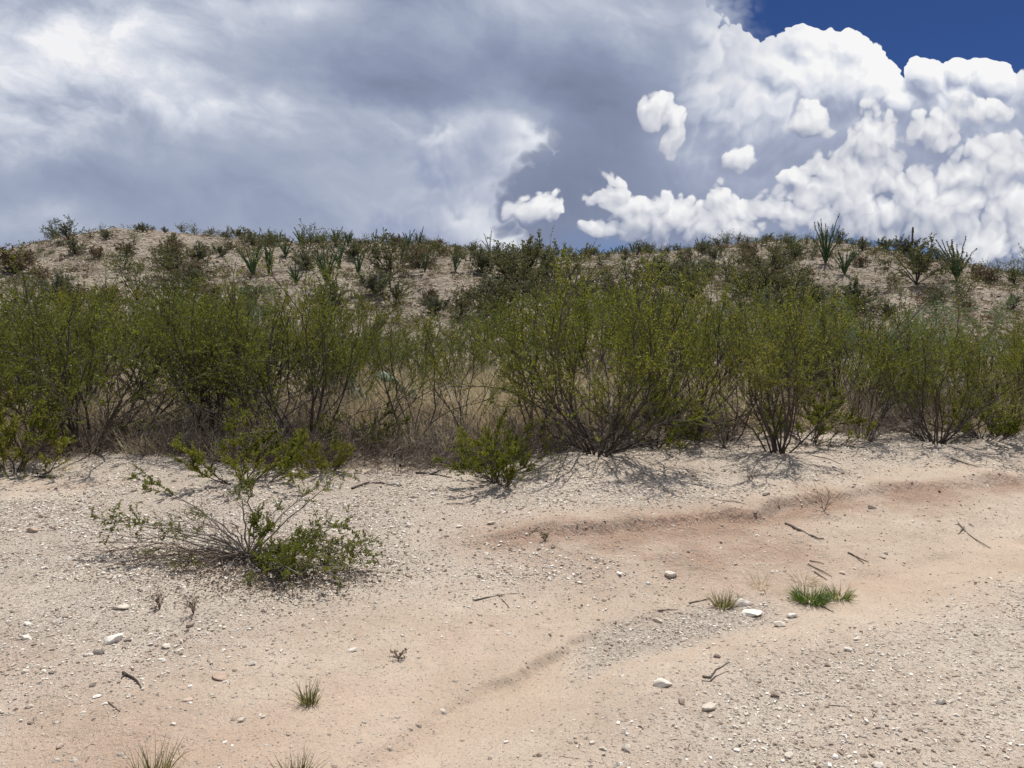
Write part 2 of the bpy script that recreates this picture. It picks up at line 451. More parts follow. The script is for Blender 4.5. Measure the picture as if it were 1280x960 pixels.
def blades(mb, p, d, ln, wd, K=4, bend=0.5, g=rng, a=None):
    """grass blades: tapered bent strips"""
    N = len(p)
    poly = grow(p, d, ln, K, up=-bend / K, wander=0.10, g=g)
    tan = unit(np.gradient(poly, axis=1))
    side = unit(np.cross(tan, g.normal(0, 1, (N, 1, 3))))
    w = (np.broadcast_to(wd, (N,)))[:, None, None] * (1 - np.linspace(0, 1, K) ** 1.5 * 0.92)[None, :, None] * .5
    v = np.stack([poly - side * w, poly + side * w], 2)          # N,K,2,3
    b = (np.arange(N) * K * 2)[:, None] + (np.arange(K - 1) * 2)[None]
    f = np.stack([b, b + 1, b + 3, b + 2], -1).reshape(-1, 4)
    if a is None: a = g.random(N)
    mb.add(v.reshape(-1, 3), f4=f, a=np.repeat(a, K * 2))
_ico = None
def ico():
    global _ico
    if _ico is None:
        t = (1 + 5 ** .5) / 2
        v = np.array([(-1, t, 0), (1, t, 0), (-1, -t, 0), (1, -t, 0), (0, -1, t), (0, 1, t), (0, -1, -t), (0, 1, -t), (t, 0, -1), (t, 0, 1), (-t, 0, -1), (-t, 0, 1)], float)
        f = np.array([(0, 11, 5), (0, 5, 1), (0, 1, 7), (0, 7, 10), (0, 10, 11), (1, 5, 9), (5, 11, 4), (11, 10, 2), (10, 7, 6), (7, 1, 8),
                      (3, 9, 4), (3, 4, 2), (3, 2, 6), (3, 6, 8), (3, 8, 9), (4, 9, 5), (2, 4, 11), (6, 2, 10), (8, 6, 7), (9, 8, 1)])
        _ico = (unit(v), f)
    return _ico
_cub = (np.array([(-1, -1, -1), (1, -1, -1), (1, 1, -1), (-1, 1, -1), (-1, -1, 1), (1, -1, 1), (1, 1, 1), (-1, 1, 1)], float) * .72,
        np.array([(0, 3, 2, 1), (4, 5, 6, 7), (0, 1, 5, 4), (1, 2, 6, 5), (2, 3, 7, 6), (3, 0, 4, 7)]))
def pebbles(mb, x, y, r, g=rng, flat=(0.35, 0.75), sink=0.25, a=None, chip=False):
    N = len(x); V, F = _cub if chip else ico(); nv = len(V)
    z = terrain(x, y)
    v = V[None] * (1 + g.uniform(-.32, .32, (N, nv, 1)))
    sc3 = np.stack([g.uniform(.8, 1.35, N), g.uniform(.6, 1.0, N), g.uniform(flat[0], flat[1], N)], 1) * r[:, None]
    # random tumble first for irregular shapes
    q = g.uniform(0, 6.28, N); c, s_ = np.cos(q), np.sin(q)
    v = np.stack([v[..., 0] * c[:, None] - v[..., 2] * s_[:, None], v[..., 1], v[..., 0] * s_[:, None] + v[..., 2] * c[:, None]], -1)
    v = v * sc3[:, None]
    q = g.uniform(0, 6.28, N); c, s_ = np.cos(q)[:, None], np.sin(q)[:, None]
    v = np.stack([v[..., 0] * c - v[..., 1] * s_, v[..., 0] * s_ + v[..., 1] * c, v[..., 2]], -1)
    v += np.stack([x, y, z + sc3[:, 2] * (1 - 2 * sink)], 1)[:, None]
    f = (F[None] + (np.arange(N) * nv)[:, None, None]).reshape(-1, F.shape[1])
    if a is None: a = g.random(N)
    mb.add(v.reshape(-1, 3), f4=f if chip else None, f3=None if chip else f, a=np.repeat(a, nv))
# ------------------------------------------------------------ materials
def base_mat(name):
    m = bpy.data.materials.new(name); m.use_nodes = True
    t = m.node_tree; b = t.nodes['Principled BSDF']
    return m, NT(t), b, t
def ramp(n, fac, stops):
    r_ = n.new('ShaderNodeValToRGB'); n.put(r_.inputs[0], fac); cr = r_.color_ramp
    cr.elements[0].position, cr.elements[0].color = stops[0][0], tuple(stops[0][1]) + (1,)
    cr.elements[1].position, cr.elements[1].color = stops[-1][0], tuple(stops[-1][1]) + (1,)
    for p_, c_ in stops[1:-1]:
        e = cr.elements.new(p_); e.color = tuple(c_) + (1,)
    return X(n, r_.outputs[0])
def attr(n, name):
    a = n.new('ShaderNodeAttribute', attribute_name=name); return X(n, a.outputs['Fac'])
def leafy(name, stops, trans=0.35, rough=0.5, vary=0.12, tint=(1.25, 1.25, 0.7, 1)):
    m, n, b, t = base_mat(name)
    oi = n.new('ShaderNodeObjectInfo')
    f = attr(n, 'tone') + (X(n, oi.outputs['Random']) - 0.5) * vary * 2
    c = ramp(n, f, stops)
    t.links.new(c.s, b.inputs['Base Color']); b.inputs['Roughness'].default_value = rough
    b.inputs['Specular IOR Level'].default_value = 0.35
    tr = n.new('ShaderNodeBsdfTranslucent')
    c2 = n.mix(1.0, c, tint, 'MULTIPLY')
    t.links.new(c2.s, tr.inputs[0])
    mx = n.new('ShaderNodeMixShader'); mx.inputs[0].default_value = trans
    t.links.new(b.outputs[0], mx.inputs[1]); t.links.new(tr.outputs[0], mx.inputs[2])
    t.links.new(mx.outputs[0], t.nodes['Material Output'].inputs[0])
    return m
def bark(name, c1, c2, scale=60.0):
    m, n, b, t = base_mat(name)
    tc = n.new('ShaderNodeTexCoord')
    v = n.noise(X(n, tc.outputs['Object']), scale, 3, 0.6, dim='3D')
    c = ramp(n, v * 0.6 + attr(n, 'tone') * 0.4, [(0.25, c1), (0.75, c2)])
    t.links.new(c.s, b.inputs['Base Color']); b.inputs['Roughness'].default_value = 0.85
    return m
M = {}
M['creosote_leaf'] = leafy('creosote_leaf', [(0.0, (.085, .095, .018)), (0.35, (.145, .168, .020)), (0.7, (.205, .228, .027)), (0.93, (.27, .27, .05)), (1.0, (.38, .32, .10))], 0.46, 0.42, .2)
M['creosote_leaf_dull'] = leafy('creosote_leaf_dull', [(0.0, (.075, .095, .03)), (0.5, (.115, .145, .042)), (1.0, (.20, .21, .07))], 0.4, 0.5, .2)
M['mesquite_leaf'] = leafy('mesquite_leaf', [(0.0, (.085, .13, .06)), (0.5, (.13, .195, .09)), (1.0, (.20, .27, .13))], 0.38, 0.5)
M['shrub_leaf'] = leafy('shrub_leaf', [(0.0, (.085, .095, .04)), (0.5, (.14, .145, .065)), (1.0, (.21, .205, .10))], 0.22, 0.7, 0.25)
M['grey_leaf'] = leafy('grey_leaf', [(0.0, (.11, .125, .08)), (0.5, (.17, .18, .115)), (1.0, (.26, .25, .17))], 0.2, 0.7, 0.2)
M['brown_leaf'] = leafy('brown_leaf', [(0.0, (.10, .075, .05)), (0.5, (.18, .135, .09)), (1.0, (.28, .22, .15))], 0.2, 0.8, 0.2)
M['ocotillo'] = leafy('ocotillo', [(0.0, (.05, .09, .04)), (0.5, (.08, .14, .055)), (1.0, (.13, .20, .08))], 0.15, 0.5)
M['green_grass'] = leafy('green_grass', [(0.0, (.05, .10, .02)), (0.6, (.10, .18, .035)), (0.85, (.20, .24, .07)), (1.0, (.45, .38, .20))], 0.4, 0.5)
M['olive_grass'] = leafy('olive_grass', [(0.0, (.08, .09, .03)), (0.55, (.14, .16, .055)), (0.8, (.30, .27, .13)), (1.0, (.45, .37, .22))], 0.35, 0.6)
M['straw'] = leafy('straw', [(0.0, (.30, .24, .155)), (0.4, (.50, .42, .285)), (0.75, (.66, .58, .42)), (1.0, (.80, .74, .58))], 0.4, 0.7, 0.05, (1.15, 1.1, .95, 1))
M['cactus'] = leafy('cactus', [(0.0, (.10, .16, .11)), (1.0, (.17, .25, .18))], 0.0, 0.55)
M['dead_pad'] = leafy('dead_pad', [(0.0, (.10, .085, .065)), (1.0, (.2, .17, .13))], 0.0, 0.8)
M['dark_bark'] = bark('dark_bark', (.032, .024, .02), (.11, .088, .072))
M['twig_bark'] = bark('twig_bark', (.07, .05, .033), (.19, .145, .10))
M['grey_bark'] = bark('grey_bark', (.12, .10, .082), (.30, .26, .215))
M['pale_bark'] = bark('pale_bark', (.42, .36, .29), (.68, .61, .52), 25)
M['post_wood'] = bark('post_wood', (.05, .04, .032), (.12, .10, .08))

M['brush'] = bark('brush', (.06, .046, .036), (.26, .21, .165))
M['litter'] = leafy('litter', [(0.0, (.06, .045, .035)), (0.5, (.13, .10, .075)), (0.85, (.26, .20, .15)), (1.0, (.42, .34, .25))], 0.1, 0.9, 0)
M['brown_twig'] = bark('brown_twig', (.13, .085, .06), (.28, .20, .145))

def stone_mat(name, stops, rough=0.9):
    m, n, b, t = base_mat(name)
    tc = n.new('ShaderNodeTexCoord'); P = X(n, tc.outputs['Object'])
    f1 = n.noise(P, 38.0, 4, 0.65, dim='3D'); f2 = n.noise(P, 160.0, 3, 0.6, dim='3D')
    c = ramp(n, attr(n, 'tone'), stops)
    k = 0.72 + (f1 - 0.5) * 0.7 + (f2 - 0.5) * 0.35 + 0.25
    c = n.v('SCALE', c, k)
    t.links.new(c.s, b.inputs['Base Color']); b.inputs['Roughness'].default_value = rough
    b.inputs['Specular IOR Level'].default_value = 0.2
    bp = n.new('ShaderNodeBump'); bp.inputs['Strength'].default_value = 0.5; bp.inputs['Distance'].default_value = 0.004
    n.put(bp.inputs['Height'], f1 + f2 * 0.4); t.links.new(bp.outputs[0], b.inputs['Normal'])
    return m
M['gravel'] = stone_mat('gravel', [(0.0, (.20, .155, .125)), (0.12, (.30, .235, .19)), (0.35, (.46, .37, .295)), (0.55, (.58, .52, .44)), (0.8, (.70, .65, .57)), (1.0, (.84, .80, .73))])
M['pale_stone'] = stone_mat('pale_stone', [(0.0, (.58, .50, .41)), (1.0, (.80, .75, .66))])
M['tan_stone'] = stone_mat('tan_stone', [(0.0, (.46, .35, .27)), (1.0, (.62, .50, .40))])
M['dark_stone'] = stone_mat('dark_stone', [(0.0, (.17, .145, .125)), (1.0, (.30, .26, .225))])

def ground_mat():
    m, n, b, t = base_mat('desert_ground')
    tc = n.new('ShaderNodeTexCoord'); P = X(n, tc.outputs['Object'])
    gv, si, rd, lt, hl = [attr(n, k) for k in ('gravel', 'silt', 'red', 'litter', 'hillside')]
    # fine grain
    big = n.noise(P, 1.1, 5, 0.6, dim='2D'); med = n.noise(P, 7.0, 5, 0.65, dim='2D')
    fin = n.noise(P, 55.0, 4, 0.7, dim='2D'); grain = n.noise(P, 320.0, 2, 0.6, dim='2D')
    sand = ramp(n, n.m('ADD', (big - 0.5) * 0.9 + 0.5, (med - 0.5) * 0.5), [(0.2, (.47, .365, .28)), (0.5, (.575, .47, .37)), (0.8, (.66, .565, .465))])
    silt = ramp(n, (big - 0.5) * 1.2 + (med - .5) * .3 + 0.5, [(0.2, (.47, .37, .28)), (0.8, (.585, .48, .38))])
    red = ramp(n, med, [(0.3, (.35, .215, .15)), (0.7, (.52, .365, .27))])
    c = n.mix(si, sand, silt)
    c = n.mix(rd * n.lin(med, 0.3, 0.6, 0.45, 1.0), c, red)
    c = n.mix(gv * .55, c, ramp(n, med, [(0.3, (.53, .465, .39)), (0.7, (.70, .64, .56))]))
    fl_ = attr(n, 'wetfill') * n.lin(med, .3, .6, .6, 1.0)
    c = n.mix(fl_ * .7, c, ramp(n, fin, [(0.3, (.25, .21, .17)), (0.5, (.42, .365, .31)), (0.7, (.60, .55, .48))]))
    # small stones lying in the soil, three sizes, each cell its own colour
    def cells(scale, cover, off):
        pj = n.v('ADD', P, (off, off * 2, 0))
        pj = n.v('ADD', pj, n.v('SCALE', n.noise(pj, scale * .6, 2, .5, color=True, dim='2D'), 0.5 / scale))
        vv = n.new('ShaderNodeTexVoronoi', voronoi_dimensions='2D'); n.put(vv.inputs['Vector'], pj); vv.inputs['Scale'].default_value = scale
        dist, colr = X(n, vv.outputs['Distance']), X(n, vv.outputs['Color'])
        r_, g_, b_ = n.sep(colr)
        size = 0.20 + g_ * 0.28
        pres = n.smooth(r_ - 1.0 + cover, 0.0, 0.02)
        body = n.smooth(size - dist, 0.0, 0.07) * pres
        return body, b_, n.m('MAXIMUM', size - dist, 0.0) * pres
    dens = gv * (1.0 - si * 0.8)
    h = (big - .5) * 0.0
    for scale, k0, k1, off, hh in ((33.0, .05, .62, 3.1, .020), (70.0, .12, .80, 7.7, .010), (150.0, .22, .75, 1.3, .005)):
        body, tone, dome = cells(scale, n.m('ADD', dens * (k1 - k0), k0, clamp=True), off)
        sc_ = ramp(n, tone, [(0.0, (.22, .17, .135)), (0.12, (.36, .285, .225)), (0.4, (.50, .425, .35)), (0.8, (.62, .56, .475)), (1.0, (.76, .71, .62))])
        c = n.mix(body * 0.9, c, sc_); h = h + dome * hh * 1.6
    # dark organic litter
    lf = n.smooth(lt + (med - 0.5) * 1.3 + (fin - .5) * 0.9, 0.42, 0.75)
    c = n.mix(lf * 0.8, c, ramp(n, fin, [(0.3, (.13, .10, .075)), (0.6, (.25, .195, .145)), (0.8, (.40, .33, .26))]))
    # hill gravel
    hv = n.new('ShaderNodeTexVoronoi', voronoi_dimensions='2D'); n.put(hv.inputs['Vector'], P); hv.inputs['Scale'].default_value = 7.0
    hr, hg, hb = n.sep(X(n, hv.outputs['Color']))
    hc = ramp(n, hr * .55 + med * .3 + (n.noise(P, 0.45, 4, .6, dim='2D') - .5) * .9 + .12, [(0.1, (.16, .125, .09)), (0.35, (.27, .228, .175)), (0.6, (.385, .33, .26)), (0.95, (.54, .475, .39))])
    c = n.mix(hl, c, hc)
    c = n.v('SCALE', c, 0.93 + (fin - .5) * 0.35 + (grain - .5) * 0.35)
    t.links.new(c.s, b.inputs['Base Color'])
    b.inputs['Roughness'].default_value = 0.95; b.inputs['Specular IOR Level'].default_value = 0.12
    bp = n.new('ShaderNodeBump'); bp.inputs['Strength'].default_value = 0.9; bp.inputs['Distance'].default_value = 1.0
    height = h * 1.4 + (fin - .5) * 0.013 * (1.0 - si * .6) + (n.noise(P, 22.0, 4, .7) - .5) * 0.035 * (rd * 1.2 + .22) * (1.0 - si * .7) + (grain - .5) * 0.002 + hl * ((n.noise(P, 5.0, 4, .65, dim='2D') - .5) * 0.25 + n.voro(P, 7.0, dim='2D') * -0.04)
    n.put(bp.inputs['Height'], height); t.links.new(bp.outputs[0], b.inputs['Normal'])
    return m
M['ground'] = ground_mat()
# ------------------------------------------------------------ ground: one sheet to the horizon
def masks(x, y):
    yg = np.interp(x, _gut[:, 0], _gut[:, 1]) + 0.06 * fbm(x, y, 1.1, 2, off=3)
    ys = np.interp(x, _scp[:, 0], _scp[:, 1]) + 0.16 * fbm(x, y, 1.3, 4, off=8)
    d = y - yg
    ngh = fbm(x, y, 0.7, 4, .55, off=40)
    up = sst(y, ys + .1, ys + .9) * sst(x, -0.6, 0.2) + sst(d, 1.1, 2.6) * sst(-x, -0.3, 0.9)
    gravel = np.clip(up, 0, 1) * np.clip(0.62 + 0.75 * ngh, 0.06, 1)
    gravel += 0.45 * sst(x, -.6, -2.6) * sst(y, 2.9, 3.8) * np.clip(.5 + ngh, 0, 1)
    road = sst(-d, 0.35, 1.1) * sst(x - (-.2), 0.0, 1.2)
    gravel += road * np.clip(0.42 + 0.5 * fbm(x, y, .9, 3, off=44), 0, 1)
    gravel += 0.4 * np.exp(-((x - .1) / .8) ** 2 - ((y - 4.6) / .45) ** 2)
    silt = np.exp(-((d + .10) / 0.42) ** 2) * sst(x, -2.2, -.6)
    silt += 0.8 * np.exp(-((d - .45) / .45) ** 2) * sst(x, -2.6, -.8) * sst(-x, -1.2, .3)
    # fine grey gravel fill in the wash
    fill = np.exp(-(((d + .12) / .22) ** 4)) * sst(x, .15, .5) * sst(-x, -1.9, -1.1)
    red = 0.95 * np.exp(-((y - ys + .10) / 0.18) ** 2) * np.clip(.75 + fbm(x, y, 1.7, 3, off=57), .1, 1) * sst(x, -0.5, 0.2) + 0.5 * np.exp(-((d - .04) / .05) ** 2) * np.clip(.4 + 1.2 * fbm(x, y, 1.5, 3, off=50), 0, 1)
    red += 1.2 * np.clip(fbm(x, y, 1.1, 4, off=51) - .05, 0, 1) * sst(d, .2, .8) * (y < 8)
    red += 0.35 * np.exp(-((x + 1.6) / 1.0) ** 2 - ((y - 2.9) / .4) ** 2)
    red += 0.95 * np.exp(-((x - 1.0) / 1.3) ** 2 - ((y - 5.05) / .55) ** 2) * np.clip(.6 + fbm(x, y, 2.5, 3, off=52), 0, 1)
    edge = np.interp(x / np.maximum(y, 1) * 967 + 640, [0, 150, 300, 420, 640, 900, 1280], [8.7, 8.9, 8.0, 7.8, 8.0, 9.2, 9.8])
    litter = sst(y, edge - .5, edge + .6) * (1 - sst(y, 22, 26))
    hill = sst(y, 17, 23)
    gravel = gravel * (1 - litter * .6)
    return np.clip(gravel, 0, 1), np.clip(silt - fill, 0, 1), np.clip(red, 0, 1), np.clip(litter, 0, 1), hill, np.clip(fill, 0, 1)

def build_ground():
    ys_ = [1.7]
    while ys_[-1] < 19: ys_.append(ys_[-1] + max(0.011, ys_[-1] ** 2 / 1547 * 1.35))
    while ys_[-1] < 62: ys_.append(ys_[-1] + 0.22)
    while ys_[-1] < 2500: ys_.append(ys_[-1] * 1.07)
    back = [1.7 - 0.15 * 1.25 ** i for i in range(1, 42)]
    ys_ = np.array(sorted([b for b in back if b > -1500] + ys_))
    s0 = np.arange(-0.95, 0.9501, 0.0026)
    ext = [0.95 * 1.09 ** i for i in range(1, 44)]
    s_ = np.array(sorted([-e for e in ext] + list(s0) + ext))
    w = np.where(ys_ > 1.7, ys_, 1.7 + (1.7 - ys_) * 0.9)
    Xg = s_[None, :] * w[:, None]; Yg = np.repeat(ys_[:, None], len(s_), 1)
    Z = terrain(Xg, Yg)
    r_, c_ = Xg.shape
    i = np.arange(r_ * c_).reshape(r_, c_)
    f = np.stack([i[:-1, :-1], i[:-1, 1:], i[1:, 1:], i[1:, :-1]], -1).reshape(-1, 4)
    mb = MB(); mb.add(np.stack([Xg, Yg, Z], -1).reshape(-1, 3), f4=f)
    g_, si, rd, lt, hl, fl = masks(Xg, Yg)
    o = mb.build('ground', M['ground'], smooth=True, extra=dict(wetfill=fl, gravel=np.clip(g_ + fl * .6, 0, 1), silt=si, red=rd, litter=lt, hillside=hl))
    tag(o, kind='structure')
build_ground()

def build_gravel():
    g = np.random.default_rng(21)
    mb = MB()
    def scatter(n_, y0, y1, rr, pw=1.0, chip=True):
        # even over the visible fan of ground
        y = np.sqrt(g.uniform(y0 * y0, y1 * y1, n_)); x = g.uniform(-.86, .86, n_) * y
        gr, si, rd, lt, hl, fl = masks(x, y)
        gr = np.maximum(gr, fl * .9 * (rr[1] < .02)); si = si * (1 - fl)
        keep = g.random(n_) < (0.05 + gr ** pw * np.clip(.62 + 1.5 * fbm(x, y, 1.9, 3, .6, off=93), .08, 1.3)) * (1 - .9 * si)
        x, y = x[keep], y[keep]
        r = rr[0] * (rr[1] / rr[0]) ** (g.random(len(x)) ** 2.6)
        pebbles(mb, x, y, r, g, a=g.random(len(x)) ** .75, chip=chip)
    scatter(110000, 2.3, 6.5, (.0028, .010))
    scatter(120000, 4.5, 10.5, (.0045, .015))
    scatter(5200, 2.3, 10.5, (.009, .026), chip=False)
    o = mb.build('gravel', M['gravel'])
    tag(o, 'loose pale gravel and pebbles strewn over the sandy roadside', 'gravel', kind='stuff')
    # coarse stones over the hillside
    mb = MB(); n_ = 16000
    y = g.uniform(21, 46, n_); x = g.uniform(-.8, .8, n_) * y
    pebbles(mb, x, y, .018 * (5.0) ** (g.random(n_) ** 2.5), g)
    o = mb.build('hillside_rubble', M['gravel_hill'] if 'gravel_hill' in M else M['tan_stone'])
    tag(o, 'coarse tan rubble scattered over the slope of the hill', 'rubble', kind='stuff')
build_gravel()
# ------------------------------------------------------------ creosote bushes
def creosote(seed, h=2.0, spread=1.0, nst=20, lod=0, leaf='creosote_leaf', bare=0.42, tilt=(6, 52), thick=1.0, sparse=1.0):
    """returns [(part name, mesh)]: dark vase of stems and the small-leaved foliage"""
    g = np.random.default_rng(seed)
    wood, lf = MB(), MB(); tw = wood
    az = g.uniform(0, 6.283, nst); ti = np.radians(tilt[0] + (tilt[1] * 1.15 - tilt[0]) * g.uniform(0, 1, nst) ** .8)
    d = np.stack([np.cos(az) * np.sin(ti) * spread, np.sin(az) * np.sin(ti) * spread, np.cos(ti)], 1)
    p = np.stack([np.cos(az) * .10, np.sin(az) * .10, np.full(nst, -.05)], 1) * g.uniform(.2, 1.3, (nst, 1))
    L = h * g.uniform(.78, 1.12, nst) * (1 - .10 * np.sin(ti))
    st = grow(p, d, L, 10, up=.06, wander=.17, g=g)
    tubes(wood, st, .013 * thick, .0035, 5, a=g.random(nst), power=.8)
    # low bare side twigs
    p1, d1, i1, t1 = kids(st, 6, .05, .55, .9, g)
    low = grow(p1, d1, h * .5 * g.uniform(.12, .6, len(p1)), 6, up=.04, wander=.22, g=g)
    tubes(wood, low, .004, .0015, 3, a=g.random(len(p1)))
    n1 = [6, 5, 4][lod]
    p1, d1, i1, t1 = kids(st, n1, bare * .8, .98, .55, g)
    b1 = grow(p1, d1, h * .30 * g.uniform(.5, 1.15, len(p1)) * (1.25 - .5 * t1), 6, up=.07, wander=.14, g=g)
    tubes(tw, b1, .0048, .0018, 4 if lod == 0 else 3, a=g.random(len(p1)))
    allb = np.concatenate([b1, st[:, 4:10]])
    n2 = [6, 4, 3][lod]
    p2, d2, i2, t2 = kids(allb, n2, .22, 1.0, .6, g)
    keep = p2[:, 2] > h * bare * g.uniform(.75, 1.15, len(p2))
    p2, d2 = p2[keep], d2[keep]
    b2 = grow(p2, d2, h * .12 * g.uniform(.5, 1.4, len(p2)), 4, up=.10, wander=.16, g=g)
    tubes(tw, b2, .0022, .0012, 3, a=g.random(len(p2)))
    nl = int([23, 18, 11][lod] * sparse)
    lp, ld, li, lt = kids(b2, nl, .05, 1.0, .9, g)
    clump = g.random(len(b2))[li]
    lsz = [.021, .031, .052][lod]
    leaves(lf, lp, ld, lsz, lsz * .62, g, a=np.clip(clump * .55 + g.random(len(lp)) * .5, 0, 1), fold=.15)
    lp, ld, li, lt = kids(b1, int(nl * .5), .35, 1.0, 1.0, g)
    leaves(lf, lp, ld, lsz, lsz * .62, g, fold=.15)
    return [('stems', wood.mesh('creosote_stems', M['dark_bark'])),
            ('foliage', lf.mesh('creosote_foliage', M[leaf]))]
print('creosote meshes')
CRE = [creosote(100 + i, 2.05, [1.0, 1.1, .9, 1.05, 1.15][i], [22, 26, 18, 24, 30][i], 0, bare=[.27, .20, .33, .25, .20][i], tilt=[(6, 52), (8, 58), (4, 40), (6, 50), (10, 62)][i]) for i in range(5)]
CREM = [creosote(200 + i, 2.0, 1.0, 18, 1, bare=.33, leaf=['creosote_leaf', 'creosote_leaf_dull', 'creosote_leaf'][i]) for i in range(3)]
CREF = [creosote(250 + i, 2.0, 1.0, 16, 2, bare=.2, leaf=['creosote_leaf_dull', 'creosote_leaf'][i]) for i in range(2)]
CRE_THIN = [creosote(300 + i, 2.0, .8, 7, 0, bare=.40, tilt=(3, 34), sparse=.7) for i in range(2)]
CRE_LOW = [creosote(320 + i, .95, 1.2, 13, 0, bare=.12, tilt=(12, 66), thick=.6, sparse=1.5) for i in range(2)]

def bush(meshes, px, py, top, label, group=None, rz=None, wid=1.0, href=2.05, loc=None):
    x, y, z = loc if loc is not None else ground_at(px, py)
    h = (1.6 + (402 - top) / 967 * y) - z
    s_ = h / href
    return place(meshes, 'creosote_bush', (x, y, z), random.uniform(0, 6.28) if rz is None else rz, (s_ * wid, s_ * wid, s_), label, 'bush', group)

GB = 'creosote bushes along the roadside'
def dead_bush(seed):
    g = np.random.default_rng(seed); w = MB(); n_ = 16; az = g.uniform(0, 6.28, n_); ti = np.radians(g.uniform(15, 80, n_))
    st = grow(np.zeros((n_, 3)), np.stack([np.cos(az) * np.sin(ti), np.sin(az) * np.sin(ti), np.cos(ti)], 1), g.uniform(.4, 1.0, n_), 8, up=.02, wander=.2, g=g)
    tubes(w, st, .008, .002, 4, a=g.random(n_)); p, d, i, t = kids(st, 6, .15, 1, .8, g); b1 = grow(p, d, .35 * g.uniform(.3, 1.2, len(p)), 6, wander=.22, g=g); tubes(w, b1, .003, .001, 3, a=g.random(len(p)))
    p, d, i, t = kids(b1, 5, .15, 1, .8, g); b2 = grow(p, d, .12 * g.uniform(.3, 1.2, len(p)), 4, wander=.25, g=g); tubes(w, b2, .0014, .0007, 3, a=g.random(len(p)))
    return [('branches', w.mesh('dead_branches', M['grey_bark']))]
DEAD = [dead_bush(61), dead_bush(62)]
for i, (px, py, s_, lab) in enumerate([(470, 562, .9, 'grey leafless bush between the tangled bush and the thin bushes'), (555, 572, .8, 'grey leafless bush behind the yellow-green seedling'),
        (700, 566, .85, 'grey leafless bush at the left foot of the tallest bush'), (215, 566, .8, 'grey leafless bush under the gap right of the leftmost big bush'),
        (60, 574, .9, 'grey leafless bush at the left foot of the leftmost big bush'), (330, 574, .7, 'grey leafless bush behind the small bright bush'),
        (905, 560, .8, 'grey leafless bush left of the forward gravel bush'), (1090, 552, .8, 'grey leafless bush left of the fanned-stem bush'), (640, 556, .9, 'grey leafless bush in front of the straw clump')]):
    place(DEAD[i % 2], 'leafless_bush', ground_at(px, py), i * 1.7, s_, lab, 'bush', 'grey leafless bushes along the verge')
front = [
 (CRE[1], 118, 562, 335, 1.15, 'large creosote bush with dark spreading stems, leftmost of the big front bushes'),
 (CRE[3], -45, 575, 400, .95, 'creosote bush cut by the left edge of the photo, at the verge'),
 (CRE[0], 385, 560, 340, 1.05, 'big creosote bush with a dark tangle of stems behind the small sprawling roadside shrub'),
 (CRE[3], 268, 548, 352, 1.0, 'tall leafy creosote bush between the leftmost big bush and the tangled-stem bush'),
 (CRE_THIN[0], 512, 560, 385, 1.0, 'thin creosote bush with few upright stems in front of the pale dry grass'),
 (CRE_THIN[1], 585, 550, 400, 1.1, 'thin open creosote bush standing just left of the dry grass clump'),
 (CRE[4], 748, 566, 312, 1.0, 'tallest creosote bush, thick cluster of black stems and a bleached dead branch at its foot'),
 (CRE[0], 865, 550, 346, .95, 'creosote bush with leaning stems right beside the tallest bush'),
 (CRE[2], 972, 566, 364, 1.0, 'creosote bush standing forward on the gravel with a dark knotted base'),
 (CRE[1], 1168, 553, 386, 1.0, 'wide vase-shaped creosote bush with bare fanned stems at the right verge'),
 (CRE[3], 1252, 545, 398, .9, 'creosote bush cut by the right edge of the photo'),
 (CRE[2], 1330, 540, 380, 1.0, 'creosote bush just past the right edge'),
]
for me, px, py, top, wid, lab in front:
    if px > 1300 or px < -100: lab = 'creosote bush just past the right edge of the roadside'
    bush(me, px, py, top, lab, GB, wid=wid)
bush(CRE_LOW[0], 305, 604, 512, 'small bright creosote bush standing in front of the tangled big bush', GB, wid=1.15, href=.95)
bush(CRE_LOW[1], 628, 604, 508, 'small yellow-green creosote seedling over dark litter at the verge', GB, wid=1.0, href=.95)
bush(CRE_LOW[1], 400, 592, 535, 'little leafy creosote sprig at the foot of the tangled big bush', GB, wid=.9, href=.95)
bush(CRE_LOW[0], 15, 590, 478, 'low creosote bush by the dead stalks at the left verge', GB, wid=1.0, href=.95)
bush(CRE_LOW[1], 455, 566, 500, 'low creosote with mixed bare twigs between the tangled bush and the thin bushes', GB, wid=1.1, href=.95)
bush(CRE_THIN[1], 665, 556, 372, 'thin leaning creosote bush against the left side of the tallest bush', GB, wid=1.1)
bush(CRE_THIN[0], 325, 556, 360, 'thin creosote stems rising between the two big left bushes', GB, wid=1.0)
bush(CRE_THIN[0], 908, 552, 385, 'thin creosote bush between the leaning-stem bush and the forward gravel bush', GB, wid=1.1)
bush(CRE_THIN[1], 1082, 548, 388, 'thin creosote bush left of the fanned-stem bush', GB, wid=1.1)
bush(CRE_THIN[1], 45, 568, 372, 'thin creosote bush left of the leftmost big bush', GB, wid=1.1)
bush(CRE_LOW[1], 1228, 548, 480, 'low creosote bush right of the fanned-stem bush', GB, wid=1.1, href=.95)
bush(CRE_LOW[0], 820, 560, 480, 'low creosote at the right foot of the tallest bush', GB, wid=1.1, href=.95)
bush(CRE_LOW[0], 1010, 552, 470, 'low creosote bush tucked behind the forward gravel bush', GB, wid=1.1, href=.95)
bush(CRE_LOW[1], 165, 556, 518, 'small dark leafy creosote at the right foot of the leftmost big bush', GB, wid=1.1, href=.95)

